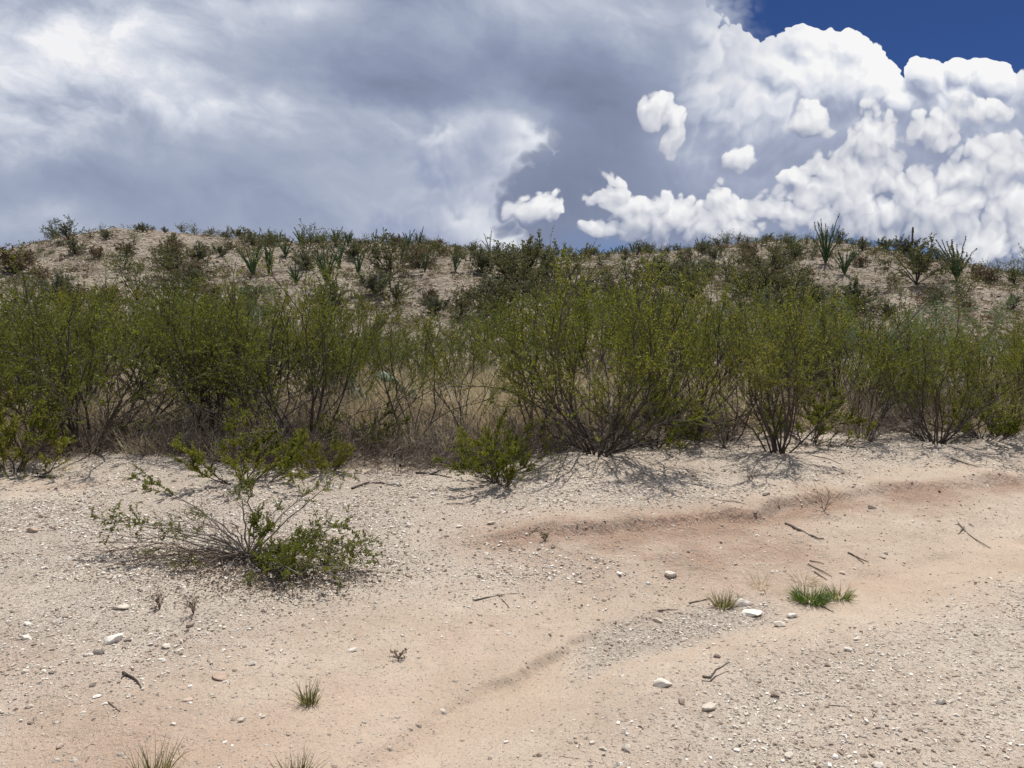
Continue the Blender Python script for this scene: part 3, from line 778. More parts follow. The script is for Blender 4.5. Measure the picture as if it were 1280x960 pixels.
# rows of the thicket behind, nearest first
_tx = [-200, 0, 120, 300, 450, 520, 620, 700, 780, 860, 960, 1060, 1180, 1280, 1500]
_ty = [345, 346, 338, 346, 364, 384, 368, 322, 340, 354, 362, 358, 382, 396, 400]
GT = 'creosote bushes in the thicket behind the front row'
g = np.random.default_rng(5)
k = 0
for y, step, meshes in ((11.2, 1.35, CRE), (13.0, 1.5, CREM), (15.2, 1.6, CREM), (17.8, 1.8, CREF), (20.6, 2.1, CREF), (23.6, 2.6, CREF)):
    x = -.80 * y
    while x < .82 * y:
        xx, yy = x + g.uniform(-.4, .4), y + g.uniform(-.7, .7)
        px = 640 + 967 * xx / yy
        x += step * g.uniform(.75, 1.25)
        if y < 14 and (438 < px < 520 or 590 < px < 685): continue
        if y < 17.5 and (450 < px < 505 or 605 < px < 670): continue
        if y < 14 and g.random() < .28: continue
        z = float(terrain(xx, yy))
        top = np.interp(px, _tx, _ty) + g.uniform(-6, 34)
        h = min(1.6 + (402 - top) / 967 * yy - z, 2.55) * g.uniform(.88, 1.02)
        if h < .9: continue
        side = 'left' if px < 440 else 'middle' if px < 860 else 'right'
        dist = 'near' if y < 14 else 'far'
        lab = 'green creosote bush crowded in the %s %s part of the thicket' % (dist, side)
        s_ = h / 2.0
        w_ = s_ * g.uniform(.85, 1.1)
        place(meshes[int(g.integers(len(meshes)))], 'creosote_bush', (xx, yy, z), g.uniform(0, 6.28), (w_, w_, s_), lab, 'bush',
              'creosote bushes in the %s %s part of the thicket' % (dist, side)); k += 1
print('thicket', k)

# ------------------------------------------------------------ mesquites: feathery, lighter green
def mesquite(seed, h=2.2):
    g = np.random.default_rng(seed); wood, lf = MB(), MB()
    n_ = 7; az = g.uniform(0, 6.28, n_); ti = np.radians(g.uniform(15, 60, n_))
    st = grow(np.zeros((n_, 3)), np.stack([np.cos(az) * np.sin(ti), np.sin(az) * np.sin(ti), np.cos(ti)], 1), h * g.uniform(.7, 1.1, n_), 9, up=.04, wander=.16, g=g)
    tubes(wood, st, .025, .006, 6, a=g.random(n_))
    p, d, i, t = kids(st, 9, .25, 1, .8, g); b1 = grow(p, d, h * .28, 6, up=.0, wander=.18, g=g, droop=.05); tubes(wood, b1, .006, .002, 3)
    p, d, i, t = kids(b1, 7, .1, 1, .8, g); b2 = grow(p, d, h * .10, 4, up=.0, wander=.15, g=g); tubes(wood, b2, .002, .001, 3)
    p, d, i, t = kids(b2, 30, .1, 1, 1.2, g); leaves(lf, p, d, .034, .010, g, a=np.clip(g.random(len(b2))[i] * .6 + g.random(len(p)) * .4, 0, 1))
    return [('limbs', wood.mesh('mesquite_limbs', M['grey_bark'])), ('foliage', lf.mesh('mesquite_foliage', M['mesquite_leaf']))]
MESQ = [mesquite(41), mesquite(42)]
for i, (px, y, top, w_, lab) in enumerate([
        (1062, 12.2, 354, 1.35, 'feathery light green mesquite rising above the bushes right of centre'),
        (1130, 13.0, 370, 1.2, 'feathery mesquite between the fanned-stem bush and the hill'),
        (1000, 16.0, 360, 1.0, 'soft green mesquite left of the tallest feathery one'),
        (345, 14.2, 356, 1.2, 'pale bluish green mesquite below the ocotillos on the left'),
        (470, 15.5, 400, .9, 'pale mesquite behind the dry grass and prickly pear'),
        (770, 19.0, 352, .9, 'mesquite behind the top of the tallest creosote bush')]):
    x = (px - 640) / 967 * y; z = float(terrain(x, y)); h = 1.6 + (402 - top) / 967 * y - z
    place(MESQ[i % 2], 'mesquite', (x, y, z), i * 1.3, (h / 2.2 * w_, h / 2.2 * w_, h / 2.2), lab, 'mesquite', 'mesquites among the creosote')

# ------------------------------------------------------------ sprawling shrub in the foreground
def foreground_shrub():
    g = np.random.default_rng(77)
    bx, by, bz = ground_at(312, 698)
    root = empty('sprawling_creosote', (bx, by, bz)); tag(root, 'low sprawling half-bare creosote shrub alone on the gravel in the foreground', 'shrub')
    B = np.array([bx, by, bz])
    def P3(px, py, dy):
        d = ray(px, py); y = by + dy; t = y / d[1]; p = CAM + d * t
        p[2] = max(p[2], float(terrain(p[0], p[1])) + .012); return p - B
    wood, lf, dead = MB(), MB(), MB(); tw = wood
    # (pixel of tip, depth offset, bow, leafy share from tip, leaf density)
    br = [(118, 646, .0, .04, .30, .8), (150, 650, .1, .04, .35, .7), (183, 601, .0, .05, .30, 1.3), (205, 665, -.1, .05, .4, .4), (230, 625, .1, .02, 0, 0),
          (245, 640, -.2, .06, .15, .3), (170, 690, -.1, .04, .25, .2), (225, 705, -.3, .04, .3, .3), (140, 668, .05, .03, 0, 0), (200, 640, .15, .02, 0, 0), (262, 668, -.1, .04, 0, 0), (290, 655, .1, .03, 0, 0), (215, 680, -.2, .03, 0, 0),
          (462, 692, -.30, .03, .6, .75), (440, 655, -.15, .03, .45, .7), (452, 676, -.25, .03, .55, .7), (430, 700, -.5, .02, .6, .75), (405, 712, -.65, .02, .6, .75), (415, 680, -.3, .04, .5, .7),
          (375, 718, -.7, .03, .6, .75), (345, 712, -.5, .04, .6, .7), (430, 592, .45, .04, .3, .6), (392, 612, .3, .04, .25, .5), (318, 592, .05, .02, .5, .7), (322, 640, -.05, .02, .7, .8),
          (300, 610, .1, .03, .2, .4), (350, 630, .05, .03, .2, .3), (380, 668, -.1, .03, .25, .5), (335, 660, -.1, .01, .5, .6), (400, 692, -.45, .03, .6, .75), (380, 702, -.5, .03, .6, .8), (360, 690, -.35, .03, .5, .9),
          (280, 730, -.4, .04, 0, 0), (310, 735, -.5, .04, .2, .3), (340, 655, .0, .03, .2, .4), (250, 715, -.35, .04, 0, 0), (270, 690, -.2, .04, 0, 0)]
    for (px, py, dy, bow, sh, dens) in br:
        tip = P3(px, py, dy); K = 9
        t = np.linspace(0, 1, K)[:, None]
        line = tip * t + np.array([0, 0, 1]) * bow * np.sin(t * math.pi) * 1.2
        line[1:-1] += g.normal(0, .010, (K - 2, 3)); line[0] += g.normal(0, .015, 3)
        poly = line[None]
        tubes(wood, poly, g.uniform(.005, .0085), .0016, 5, a=g.random(1))
        L = float(np.linalg.norm(tip))
        p, d, i, tt = kids(poly, 14, .2, 1.0, .7, g)
        b1 = grow(p, d, L * .20 * g.uniform(.4, 1.1, len(p)), 5, up=.03, wander=.2, g=g)
        tubes(tw, b1, .0022, .0009, 3, a=g.random(len(p)))
        if dens > 0:
            sel = tt > 1 - sh
            p, d, i, t3 = kids(b1[sel] if sel.any() else b1[:1], 5, .1, 1, .6, g)
            p_, d_, _, _ = kids(poly, 10, 1 - sh, 1.0, .7, g)
            p, d = np.concatenate([p, p_]), np.concatenate([d, d_])
            b2 = grow(p, d, .055 * g.uniform(.5, 1.3, len(p)), 4, up=.06, wander=.2, g=g)
            tubes(tw, b2, .0012, .0007, 3)
            p, d, i, t4 = kids(b2, max(2, int(20 * dens)), .0, 1, .9, g)
            leaves(lf, p, d, .0140, .0082, g, a=np.clip(g.random(len(b2))[i] * .6 + g.random(len(p)) * .45, 0, 1), fold=.15)
    wood.build('stems', M['grey_bark'], root); lf.build('foliage', M['creosote_leaf'], root)
    # flattened dead twigs, brownish, on the left and front
    for (px, py, dy) in [(88, 722, .1), (100, 745, -.1), (120, 760, -.2), (160, 742, -.2), (195, 762, -.25), (235, 768, -.3), (262, 760, -.3), (215, 735, -.15), (140, 712, .1), (60, 705, .2), (330, 775, -.3), (180, 725, 0), (255, 735, -.2), (240, 650, .3), (215, 662, .25)]:
        tip = P3(px, py, dy); t = np.linspace(0, 1, 9)[:, None]
        line = tip * t + np.array([0, 0, .05]) * np.sin(t * math.pi); line[1:] += g.normal(0, .014, (8, 3))
        tubes(dead, line[None], .004, .0012, 4, a=g.random(1))
        p, d, i, tt = kids(line[None], 9, .45, 1, .6, g); b1 = grow(p, d, .16 * g.uniform(.4, 1.2, len(p)), 5, up=-.02, wander=.25, g=g); tubes(dead, b1, .0018, .0008, 3)
        p, d, i, tt = kids(b1, 3, .2, 1, .7, g); b2 = grow(p, d, .04, 4, up=-.02, wander=.3, g=g); tubes(dead, b2, .001, .0006, 3)
        p, d, i, tt = kids(b2, 2, .2, 1, .7, g); leaves(dead, p, d, .009, .004, g)
    dead.build('dead_twigs', M['brown_twig'], root)
    # litter flakes below it, partly standing for its shadow, come in understory
foreground_shrub()
# ------------------------------------------------------------ small shrubs of the hill
def hill_shrub(seed, h=.6, w=.8, leaf='shrub_leaf', n_=14, dens=1.0):
    g = np.random.default_rng(seed); wood, lf = MB(), MB()
    az = g.uniform(0, 6.28, n_); ti = np.radians(g.uniform(5, 70, n_))
    st = grow(np.zeros((n_, 3)), np.stack([np.cos(az) * np.sin(ti) * w / h, np.sin(az) * np.sin(ti) * w / h, np.cos(ti)], 1), h * g.uniform(.6, 1.1, n_), 5, up=.05, wander=.15, g=g)
    tubes(wood, st, .010, .003, 3, a=g.random(n_))
    p, d, i, t = kids(st, 6, .2, 1, .8, g); b1 = grow(p, d, h * .35 * g.uniform(.5, 1.2, len(p)), 4, up=.06, wander=.2, g=g); tubes(wood, b1, .004, .0015, 3)
    p, d, i, t = kids(b1, int(16 * dens), .1, 1, .9, g)
    leaves(lf, p, d, .048, .024, g, a=np.clip(g.random(len(b1))[i] * .5 + g.random(len(p)) * .5, 0, 1), fold=.2)
    return [('stems', wood.mesh('shrub_stems', M['dark_bark'])), ('foliage', lf.mesh('shrub_foliage', M[leaf]))]
HS_green = [hill_shrub(500 + i, .7, .55, 'shrub_leaf', 14) for i in range(3)]
HS_grey = [hill_shrub(520 + i, .45, .5, 'grey_leaf', 16, 1.2) for i in range(2)]
HS_brown = [hill_shrub(530 + i, .42, .45, 'brown_leaf', 14, .7) for i in range(2)]
HS_cre = [hill_shrub(540 + i, 1.1, .55, 'creosote_leaf_dull', 12, .9) for i in range(3)]

g = np.random.default_rng(31)
cnt = 0
kinds = [('green', HS_green, 'olive green shrub', .7), ('grey', HS_grey, 'low grey-green shrub', .45), ('brown', HS_brown, 'small brown withered shrub', .42), ('tall', HS_cre, 'loose upright creosote shrub', 1.1)]
taken = []
for px_, py_, wp_ in ((1032, 330, 40), (1056, 343, 40), (1196, 351, 60), (1143, 333, 24), (1158, 336, 22), (316, 346, 44), (336, 344, 26), (357, 322, 26), (408, 357, 42), (424, 335, 26), (370, 356, 28), (448, 344, 24), (531, 340, 18), (569, 340, 16)):
    ox_, oy_, _ = ground_at(px_, py_)
    taken += [(ox_ + q_ * wp_ / 967 * oy_, oy_ - e_) for q_ in (-.4, 0, .4) for e_ in (0, 1.0, 2.0)]
def zone(px): return 'left mound' if px < 430 else 'middle saddle' if px < 850 else 'right mound'
tries = 0
while cnt < 290 and tries < 20000:
    tries += 1
    y = g.uniform(24, 43); x = g.uniform(-.78, .78) * y
    if y > crest_y(x) + 1.5: continue
    px = 640 + 967 * x / y
    # bare patches high on the left mound
    if px < 75 and y > 27: continue
    if 110 < px < 290 and y > 33 and g.random() < .5: continue
    if 90 < px < 330 and 30 < y and g.random() < .35: continue
    if y > 35 and px < 480 and g.random() < .35: continue
    if any((x - a) ** 2 + ((y - b) * .8) ** 2 < .5 for a, b in taken): continue
    taken.append((x, y))
    low = (y < 31)
    kname, meshes, desc, h0 = kinds[int(g.choice(4, p=[.30, .24, .28, .18] if not low else [.38, .2, .17, .25]))]
    s_ = (.5 + .85 * g.random() ** 1.6) * (1.75 if low else 1.2 if y < 34 else .95) * (.62 if kname == 'tall' else 1)
    place(meshes[int(g.integers(len(meshes)))], 'hillside_shrub', on_ground(x, y), g.uniform(0, 6.28), (s_ * g.uniform(.9, 1.3), s_ * g.uniform(.9, 1.3), s_),
          '%s dotted on the gravel slope of the %s' % (desc, zone(px)), 'shrub', '%ss on the %s' % (desc, zone(px)))
    cnt += 1
# tiny forbs and dead tussocks between them, too many and small to count
def hill_forbs():
    g = np.random.default_rng(35); n_ = 5200
    y = g.uniform(21, 44, n_); x = g.uniform(-.8, .8, n_) * y
    k = (y < crest_y(x) + 1) & (fbm(x, y, .4, 3, off=90) > -.35 + .5 * g.random(n_) - .25) & ~((640 + 967 * x / y > 100) & (640 + 967 * x / y < 300) & (y > 30) & (g.random(n_) < .6)); x, y = x[k], y[k]; n_ = len(x)
    m_ = 42; rad = np.repeat(g.uniform(.06, .27, n_), m_); a = g.uniform(0, 6.28, n_ * m_); q = np.sqrt(g.random(n_ * m_)) * rad
    X_, Y_ = np.repeat(x, m_) + np.cos(a) * q, np.repeat(y, m_) + np.sin(a) * q
    Z_ = terrain(X_, Y_) + g.random(n_ * m_) * rad * .8
    d = np.stack([np.cos(a), np.sin(a), g.uniform(.2, 1.6, n_ * m_)], 1)
    tone = np.repeat(g.random(n_), m_)
    for nm, lo, hi, mt, lab in (('hillside_forbs', 0, .45, 'shrub_leaf', 'tiny green forbs dotted over the hillside gravel'), ('hillside_tussocks', .45, 1.1, 'brown_leaf', 'tiny brown withered tussocks over the hillside gravel')):
        mb = MB(); k = (tone >= lo) & (tone < hi); leaves(mb, np.stack([X_, Y_, Z_], 1)[k], d[k], .07, .03, g)
        tag(mb.build(nm, M[mt]), lab, 'ground cover', kind='stuff')
hill_forbs()
# shrubs standing along the skyline: photo column, photo row of the top, base row, kind
sky = [(14, 338, 305, 'tall'), (38, 332, 312, 'green'), (72, 308, 296, 'green'), (128, 296, 276, 'tall'), (112, 300, 290, 'green'), (172, 290, 279, 'green'), (190, 289, 280, 'green'), (206, 291, 283, 'grey'),
       (228, 292, 277, 'green'), (243, 294, 275, 'tall'), (262, 296, 280, 'green'), (283, 299, 282, 'green'), (314, 303, 288, 'grey'), (340, 305, 290, 'grey'), (380, 306, 290, 'green'), (398, 306, 291, 'green'),
       (440, 306, 290, 'green'), (455, 309, 288, 'tall'), (487, 306, 290, 'green'), (506, 309, 289, 'green'), (524, 312, 292, 'green'), (548, 314, 296, 'green'), (560, 316, 297, 'tall'), (594, 310, 294, 'tall'), (612, 312, 296, 'tall'),
       (632, 326, 303, 'tall'), (650, 325, 304, 'green'), (684, 322, 306, 'green'), (712, 322, 308, 'tall'), (760, 320, 311, 'green'), (782, 321, 310, 'grey'), (812, 321, 303, 'tall'), (832, 319, 304, 'green'), (860, 317, 303, 'tall'),
       (884, 313, 301, 'grey'), (908, 309, 290, 'tall'), (922, 304, 289, 'green'), (942, 303, 290, 'tall'), (958, 306, 293, 'green'), (976, 304, 288, 'tall'), (1008, 305, 290, 'tall'), (1066, 309, 295, 'tall'), (1050, 307, 297, 'green'),
       (1092, 318, 305, 'green'), (1108, 318, 303, 'tall'), (1124, 321, 305, 'tall'), (1172, 328, 308, 'green'), (1246, 350, 318, 'tall'), (1232, 350, 320, 'tall'), (1268, 356, 334, 'green')]
kd = {k_[0]: k_ for k_ in kinds}
for px, base, top, kname in sky:
    x, y, z = ground_at(px, base)
    _, meshes, desc, h0 = kd[kname]
    if y > 50: y = float(crest_y(0)); x = (px - 640) / 967 * y; z = float(terrain(x, y))
    s_ = max((base - top) / 967 * y / h0 * 1.0, .35)
    s_ *= .82; w_ = s_ * (.95 if kname == 'tall' else 1.05)
    place(meshes[int(g.integers(len(meshes)))], 'skyline_shrub', (x, y, z), g.uniform(0, 6.28), (w_, w_, s_),
          '%s against the sky on the crest of the %s' % (desc, zone(px)), 'shrub', '%ss on the crest of the %s' % (desc, zone(px)))

# ------------------------------------------------------------ ocotillos
def ocotillo(px, base, top, wpx, label, n_=14, seed=0, lean=0.0, group='ocotillos on the hill', loc=None):
    g = np.random.default_rng(900 + seed)
    x, y, z = ground_at(px, base) if loc is None else loc
    H = (base - top) / 967 * y; W = wpx / 967 * y / 2
    root = empty('ocotillo', (x, y, z)); tag(root, label, 'ocotillo', group)
    st, lf = MB(), MB()
    K = 9; t = np.linspace(0, 1, K)[None, :, None]
    az = np.arange(n_) / n_ * 6.283 + g.uniform(-.4, .4, n_); rr = g.uniform(.15, 1.0, n_) ** .7
    hh = H * (1.03 - .45 * rr * g.uniform(.2, 1, n_)) * g.uniform(.72, 1.02, n_); hh[0] = H
    tip = np.stack([np.cos(az) * rr * W + lean * H, np.sin(az) * rr * W, hh], 1)
    poly = tip[:, None] * t
    poly[:, :, :2] *= (.55 + .45 * t ** .9) ; poly += g.normal(0, .012, poly.shape) * t * H
    tubes(st, poly, .030, .012, 5, a=g.random(n_))
    p, d, i, tt = kids(poly, int(46 + 30 * H), .06, 1.0, 1.1, g)
    leaves(lf, p, d, .050, .026, g)
    st.build('canes', M['ocotillo'], root); lf.build('foliage', M['ocotillo'], root)
oc = [
 (1032, 330, 270, 40, 16, 'tall ocotillo with wands spread against the sky on the right mound', 0),
 (1056, 343, 308, 40, 13, 'shorter fan-shaped ocotillo just below the tall one on the right mound', 0),
 (1196, 351, 296, 62, 18, 'widest ocotillo, with one long wand leaning left, near the right end of the crest', -.15),
 (1143, 333, 306, 24, 9, 'small ocotillo right beside the lone dark pole', 0),
 (1158, 336, 311, 22, 9, 'small ocotillo between the pole-side ocotillo and the widest one', 0),
 (990, 318, 294, 16, 6, 'slender ocotillo left of the tall one on the right mound', 0),
 (316, 346, 300, 44, 16, 'ocotillo on the left mound slope, leftmost of the big ones there', 0),
 (336, 344, 302, 26, 11, 'dense ocotillo touching the leftmost big one on the left mound', 0),
 (357, 322, 299, 26, 10, 'ocotillo high on the slope right of the leftmost pair', 0),
 (408, 357, 306, 42, 18, 'large dark green ocotillo low on the slope, its wands flaring above dry gravel', 0),
 (424, 335, 300, 26, 9, 'ocotillo just behind and right of the large dark green one', 0),
 (370, 356, 330, 28, 10, 'squat ocotillo left of the large dark green one', 0),
 (448, 344, 312, 24, 7, 'thin open ocotillo right of the large dark green one', 0),
 (531, 340, 312, 18, 10, 'small upright ocotillo standing alone mid slope', 0),
 (569, 340, 316, 16, 8, 'small narrow ocotillo right of the lone mid slope one', 0),
 (375, 304, 283, 24, 9, 'ocotillo on the crest above the squat one', 0),
 (420, 304, 284, 26, 11, 'ocotillo on the crest above the large dark green one', 0),
 (435, 306, 288, 18, 8, 'crest ocotillo right of the one above the large dark green ocotillo', 0),
 (612, 315, 289, 26, 3, 'ocotillo with a single long bare wand leaning left in the saddle', -.25),
 (510, 311, 287, 18, 7, 'crest ocotillo left of the saddle', 0),
 (524, 313, 284, 12, 5, 'narrow crest ocotillo left of the saddle', 0),
 (656, 322, 304, 20, 8, 'ocotillo on the saddle crest', 0),
]
for i, (px, b_, t_, w_, n_, lab, ln) in enumerate(oc):
    ocotillo(px, b_, t_, w_, lab, n_, i, ln)
g2 = np.random.default_rng(3)
for i, px in enumerate([667, 690, 727, 738, 747, 766, 775, 790, 802, 845, 872, 945, 325, 352, 393, 405, 470, 480]):
    yy = 43.5 + g2.uniform(-.5, 2.0); x = (px - 640) / 967 * yy
    b_ = float(np.interp(px, _crp[:, 0], _crp[:, 1])); 
    z = float(terrain(x, yy)); topz = 1.6 + (402 - (b_ - g2.uniform(5, 15))) / 967 * yy
    y0 = 400 - (z - 1.6) * 967 / yy
    ocotillo(px, y0, y0 - (topz - z) * 967 / yy, 16, 'ocotillo just behind the crest, only its wand tips against the sky', 9, 40 + i, 0, 'ocotillos behind the crest', loc=(x, yy, z))

# ------------------------------------------------------------ lone dark pole on the crest (dry flower stalk)
def pole():
    x, y, z = ground_at(1139, 322)
    H = (324 - 287) / 967 * y
    root = empty('dry_stalk', (x, y, z)); tag(root, 'lone dark upright stalk like a pole on the right crest', 'stalk')
    a = MB(); t = np.linspace(0, 1, 7)
    poly = np.stack([t * .02, t * 0, -.1 + t * H], 1)[None]; tubes(a, poly, .045, .032, 7); a.build('stem', M['post_wood'], root)
    b_ = MB(); poly = np.stack([.02 + t * 0, t * 0, H * .82 + t * H * .17], 1)[None]; tubes(b_, poly, .05, .03, 7)
    p, d, i, tt = kids(poly, 60, 0, 1, 1.0, np.random.default_rng(4)); leaves(b_, p, d, .05, .03); b_.build('seed_head', M['post_wood'], root)
pole()
# ------------------------------------------------------------ understory: dry grass, dead brush, litter (uncountable)
def understory():
    g = np.random.default_rng(61)
    mb = MB()
    def clumps(n_, pxr, yr, hr, nb, spread=.10):
        for _ in range(n_):
            px = g.uniform(*pxr); y = g.uniform(*yr); x = (px - 640) / 967 * y
            k = int(nb * g.uniform(.6, 1.3))
            a = g.uniform(0, 6.28, k); r_ = np.abs(g.normal(0, spread, k))
            xs, ys = x + np.cos(a) * r_, y + np.sin(a) * r_
            z = terrain(xs, ys)
            d = np.stack([np.cos(a) * .35 + g.normal(0, .22, k), np.sin(a) * .35 + g.normal(0, .22, k), np.ones(k)], 1)
            h = g.uniform(*hr)
            blades(mb, np.stack([xs, ys, z - .01], 1), d, h * g.uniform(.5, 1.15, k), .0085 * (y / 10), 4, bend=g.uniform(.3, 1.0), g=g,
                   a=np.clip(g.normal(g.uniform(.25, .95), .16, k), 0, 1))
    clumps(46, (432, 520), (10.2, 14.5), (.55, .95), 95, .14)
    clumps(60, (588, 692), (9.9, 14.0), (.5, 1.0), 95, .14)
    clumps(40, (692, 940), (10, 13), (.4, .8), 70)
    clumps(120, (-100, 1400), (9.8, 13), (.3, .75), 60)
    clumps(150, (-150, 1450), (12.5, 20), (.35, .8), 45, .16)
    clumps(70, (-60, 470), (9.6, 12), (.35, .8), 70)
    clumps(14, (-40, 110), (8.3, 9.2), (.10, .28), 60, .14)
    clumps(26, (-60, 60), (8.7, 9.8), (.3, .6), 50)
    clumps(70, (430, 720), (8.9, 10.4), (.15, .5), 45)
    clumps(50, (150, 430), (8.7, 9.8), (.12, .4), 45)
    clumps(60, (700, 1320), (9.6, 10.8), (.15, .4), 40)
    tag(mb.build('dry_grass', M['straw']), 'pale dry grass standing between the creosote bushes', 'dry grass', kind='stuff')
    # dead twiggy brush near the ground
    db = MB(); n_ = 24000
    px = g.uniform(-120, 1400, n_); edge = np.interp(px, [0, 150, 300, 420, 500, 580, 640, 900, 1280], [8.8, 9.0, 8.4, 7.9, 7.75, 8.0, 8.3, 9.3, 9.9])
    y = edge + g.uniform(-.05, 1, n_) * 3.9; x = (px - 640) / 967 * y
    cl = fbm(x, y, 1.6, 3, off=70); pxx = 640 + 967 * x / y; gap = ((pxx > 440) & (pxx < 515) | (pxx > 590) & (pxx < 690)) & (y > 9.6); k = g.random(n_) < np.clip(.55 + cl * 1.3, .05, 1) * np.where(gap, .3, 1); x, y = x[k], y[k]; n_ = len(x)
    p = np.stack([x, y, terrain(x, y) + np.abs(g.normal(0, .03, n_))], 1)
    d = np.stack([g.normal(0, 1, n_), g.normal(0, 1, n_), np.abs(g.normal(0, .9, n_))], 1)
    st = grow(p, d, g.uniform(.12, .62, n_), 5, up=.05, wander=.28, g=g); tubes(db, st, .0038, .0013, 3, a=g.random(n_))
    p, d, i, t = kids(st, 2, .2, 1, .7, g); tubes(db, grow(p, d, g.uniform(.05, .2, len(p)), 4, up=.03, wander=.3, g=g), .0018, .0009, 3, a=g.random(len(p)))
    tag(db.build('dead_brush', M['brush']), 'grey-brown dead twigs and brush lying under the creosote bushes', 'dead brush', kind='stuff')
    # fallen leaves and bits, their dark colour also deepening the shadow patches
    lt = MB(); n_ = 60000
    y = g.uniform(7.2, 14, n_); x = g.uniform(-.85, .85, n_) * y
    _, _, _, L, _, _ = masks(x, y); k = g.random(n_) < np.clip(L * 1.1 + .03 - .02, 0, 1) * np.clip(.7 + fbm(x, y, 1.8, 3, off=72), .1, 1); x, y = x[k], y[k]
    sx, sy, _ = ground_at(312, 705)
    xs, ys = np.r_[sx + g.normal(.05, .38, 3000), sx + g.normal(.33, .26, 2600)], np.r_[sy + g.normal(-.05, .22, 3000), sy + g.normal(-.3, .18, 2600)]; x, y = np.r_[x, xs], np.r_[y, ys]  # extra dark flakes around the foreground shrub, massed where its shadow falls
    xs, ys = g.normal(-1.55, .45, 1500), g.normal(5.0, .25, 1500); x, y = np.r_[x, xs], np.r_[y, ys]
    n_ = len(x); p = np.stack([x, y, terrain(x, y) + g.uniform(.003, .012, n_)], 1)
    d = np.stack([g.normal(0, 1, n_), g.normal(0, 1, n_), g.normal(0, .25, n_)], 1)
    leaves(lt, p, d, .020, .008, g)
    # short straws and splinters over the open gravel too
    n_ = 5200; y = np.sqrt(g.uniform(2.5 ** 2, 9.5 ** 2, n_)); x = g.uniform(-.8, .8, n_) * y
    _, si, _, _, _, _ = masks(x, y); k = (g.random(n_) < (.95 - si)) & (fbm(x, y, .9, 3, off=75) > -.15); x, y = x[k], y[k]; n_ = len(x)
    p = np.stack([x, y, terrain(x, y) + .004], 1); d = np.stack([g.normal(0, 1, n_), g.normal(0, 1, n_), g.normal(0, .10, n_)], 1)
    leaves(lt, p, d, g.uniform(.012, .045, n_), .0035, g)
    tag(lt.build('leaf_litter_and_shade', M['litter']), 'dark leaf litter and splinters scattered on the ground, partly darkening the shadow patches', 'litter', kind='stuff')

understory()

# ------------------------------------------------------------ grass tufts
def tuft(px, py, hpx, wpx, n_, mat, label, bend=.6, name='grass_tuft', dry=.18, seed=0):
    g = np.random.default_rng(1200 + seed)
    x, y, z = ground_at(px, py) if py < 958 else (lambda d: (d[0], d[1], d[2]))(ground_at(px, py))
    H, W = hpx / 967 * y, wpx / 967 * y / 2
    root = empty(name, (x, y, z)); tag(root, label, 'grass', 'grass tufts on the sand'); H *= .82; n_ = int(n_ * .7)
    a = g.uniform(0, 6.28, n_); r_ = np.sqrt(g.random(n_)) * W * .45
    ox, oy = np.cos(a) * r_, np.sin(a) * r_
    p = np.stack([ox, oy, terrain(x + ox, y + oy) - z - .004], 1)
    out = W / max(H, .01) * .8
    d = np.stack([np.cos(a) * out * g.uniform(.1, 1.1, n_), np.sin(a) * out * g.uniform(.1, 1.1, n_), np.ones(n_)], 1)
    gr, dr = MB(), MB(); k = g.random(n_) < dry
    ln = H * g.uniform(.45, 1.15, n_)
    blades(gr, p[~k], d[~k], ln[~k], .0038, 5, bend=bend, g=g); blades(dr, p[k], d[k] * [1.6, 1.6, .8], ln[k], .003, 5, bend=bend * 1.2, g=g)
    gr.build('blades', M[mat], root); dr.build('dry_blades', M['straw'], root)
tuft(386, 880, 44, 40, 130, 'olive_grass', 'small green grass tuft alone on the pale sand, lower left of centre', .35, seed=1)
tuft(192, 978, 66, 76, 150, 'olive_grass', 'grass tuft cut by the bottom edge, the left one of two', .5, seed=2)
tuft(368, 978, 56, 64, 150, 'olive_grass', 'grass tuft cut by the bottom edge, the right one of two', .5, seed=3)
tuft(904, 760, 34, 44, 240, 'olive_grass', 'dull olive grass tuft beside the white rocks in the wash', .6, seed=4)
tuft(1012, 752, 34, 72, 620, 'green_grass', 'bright green spreading grass clump at the foot of the bank', 1.0, dry=.08, seed=5)
tuft(1048, 748, 26, 52, 260, 'green_grass', 'smaller green grass tuft touching the bright green clump on its right', 1.0, dry=.1, seed=6)
tuft(950, 734, 30, 46, 60, 'straw', 'tuft of pale dry straw leaning above the white rocks', .2, name='dry_grass_tuft', dry=.9, seed=7)
tuft(1005, 728, 28, 60, 110, 'straw', 'tangle of dry straw behind the bright green clump', .9, name='dry_grass_tuft', dry=.8, seed=8)
tuft(72, 588, 26, 60, 160, 'straw', 'pale matted dry grass tuft at the left verge', .9, name='dry_grass_tuft', dry=.9, seed=9)
tuft(225, 946, 20, 30, 16, 'straw', 'few dry stems on the sand beside the left bottom grass tuft', .2, name='dry_grass_tuft', dry=.9, seed=10)
tuft(20, 585, 60, 90, 60, 'straw', 'tall broken dry stalks at the left verge', .25, name='dry_grass_tuft', dry=.5, seed=11)

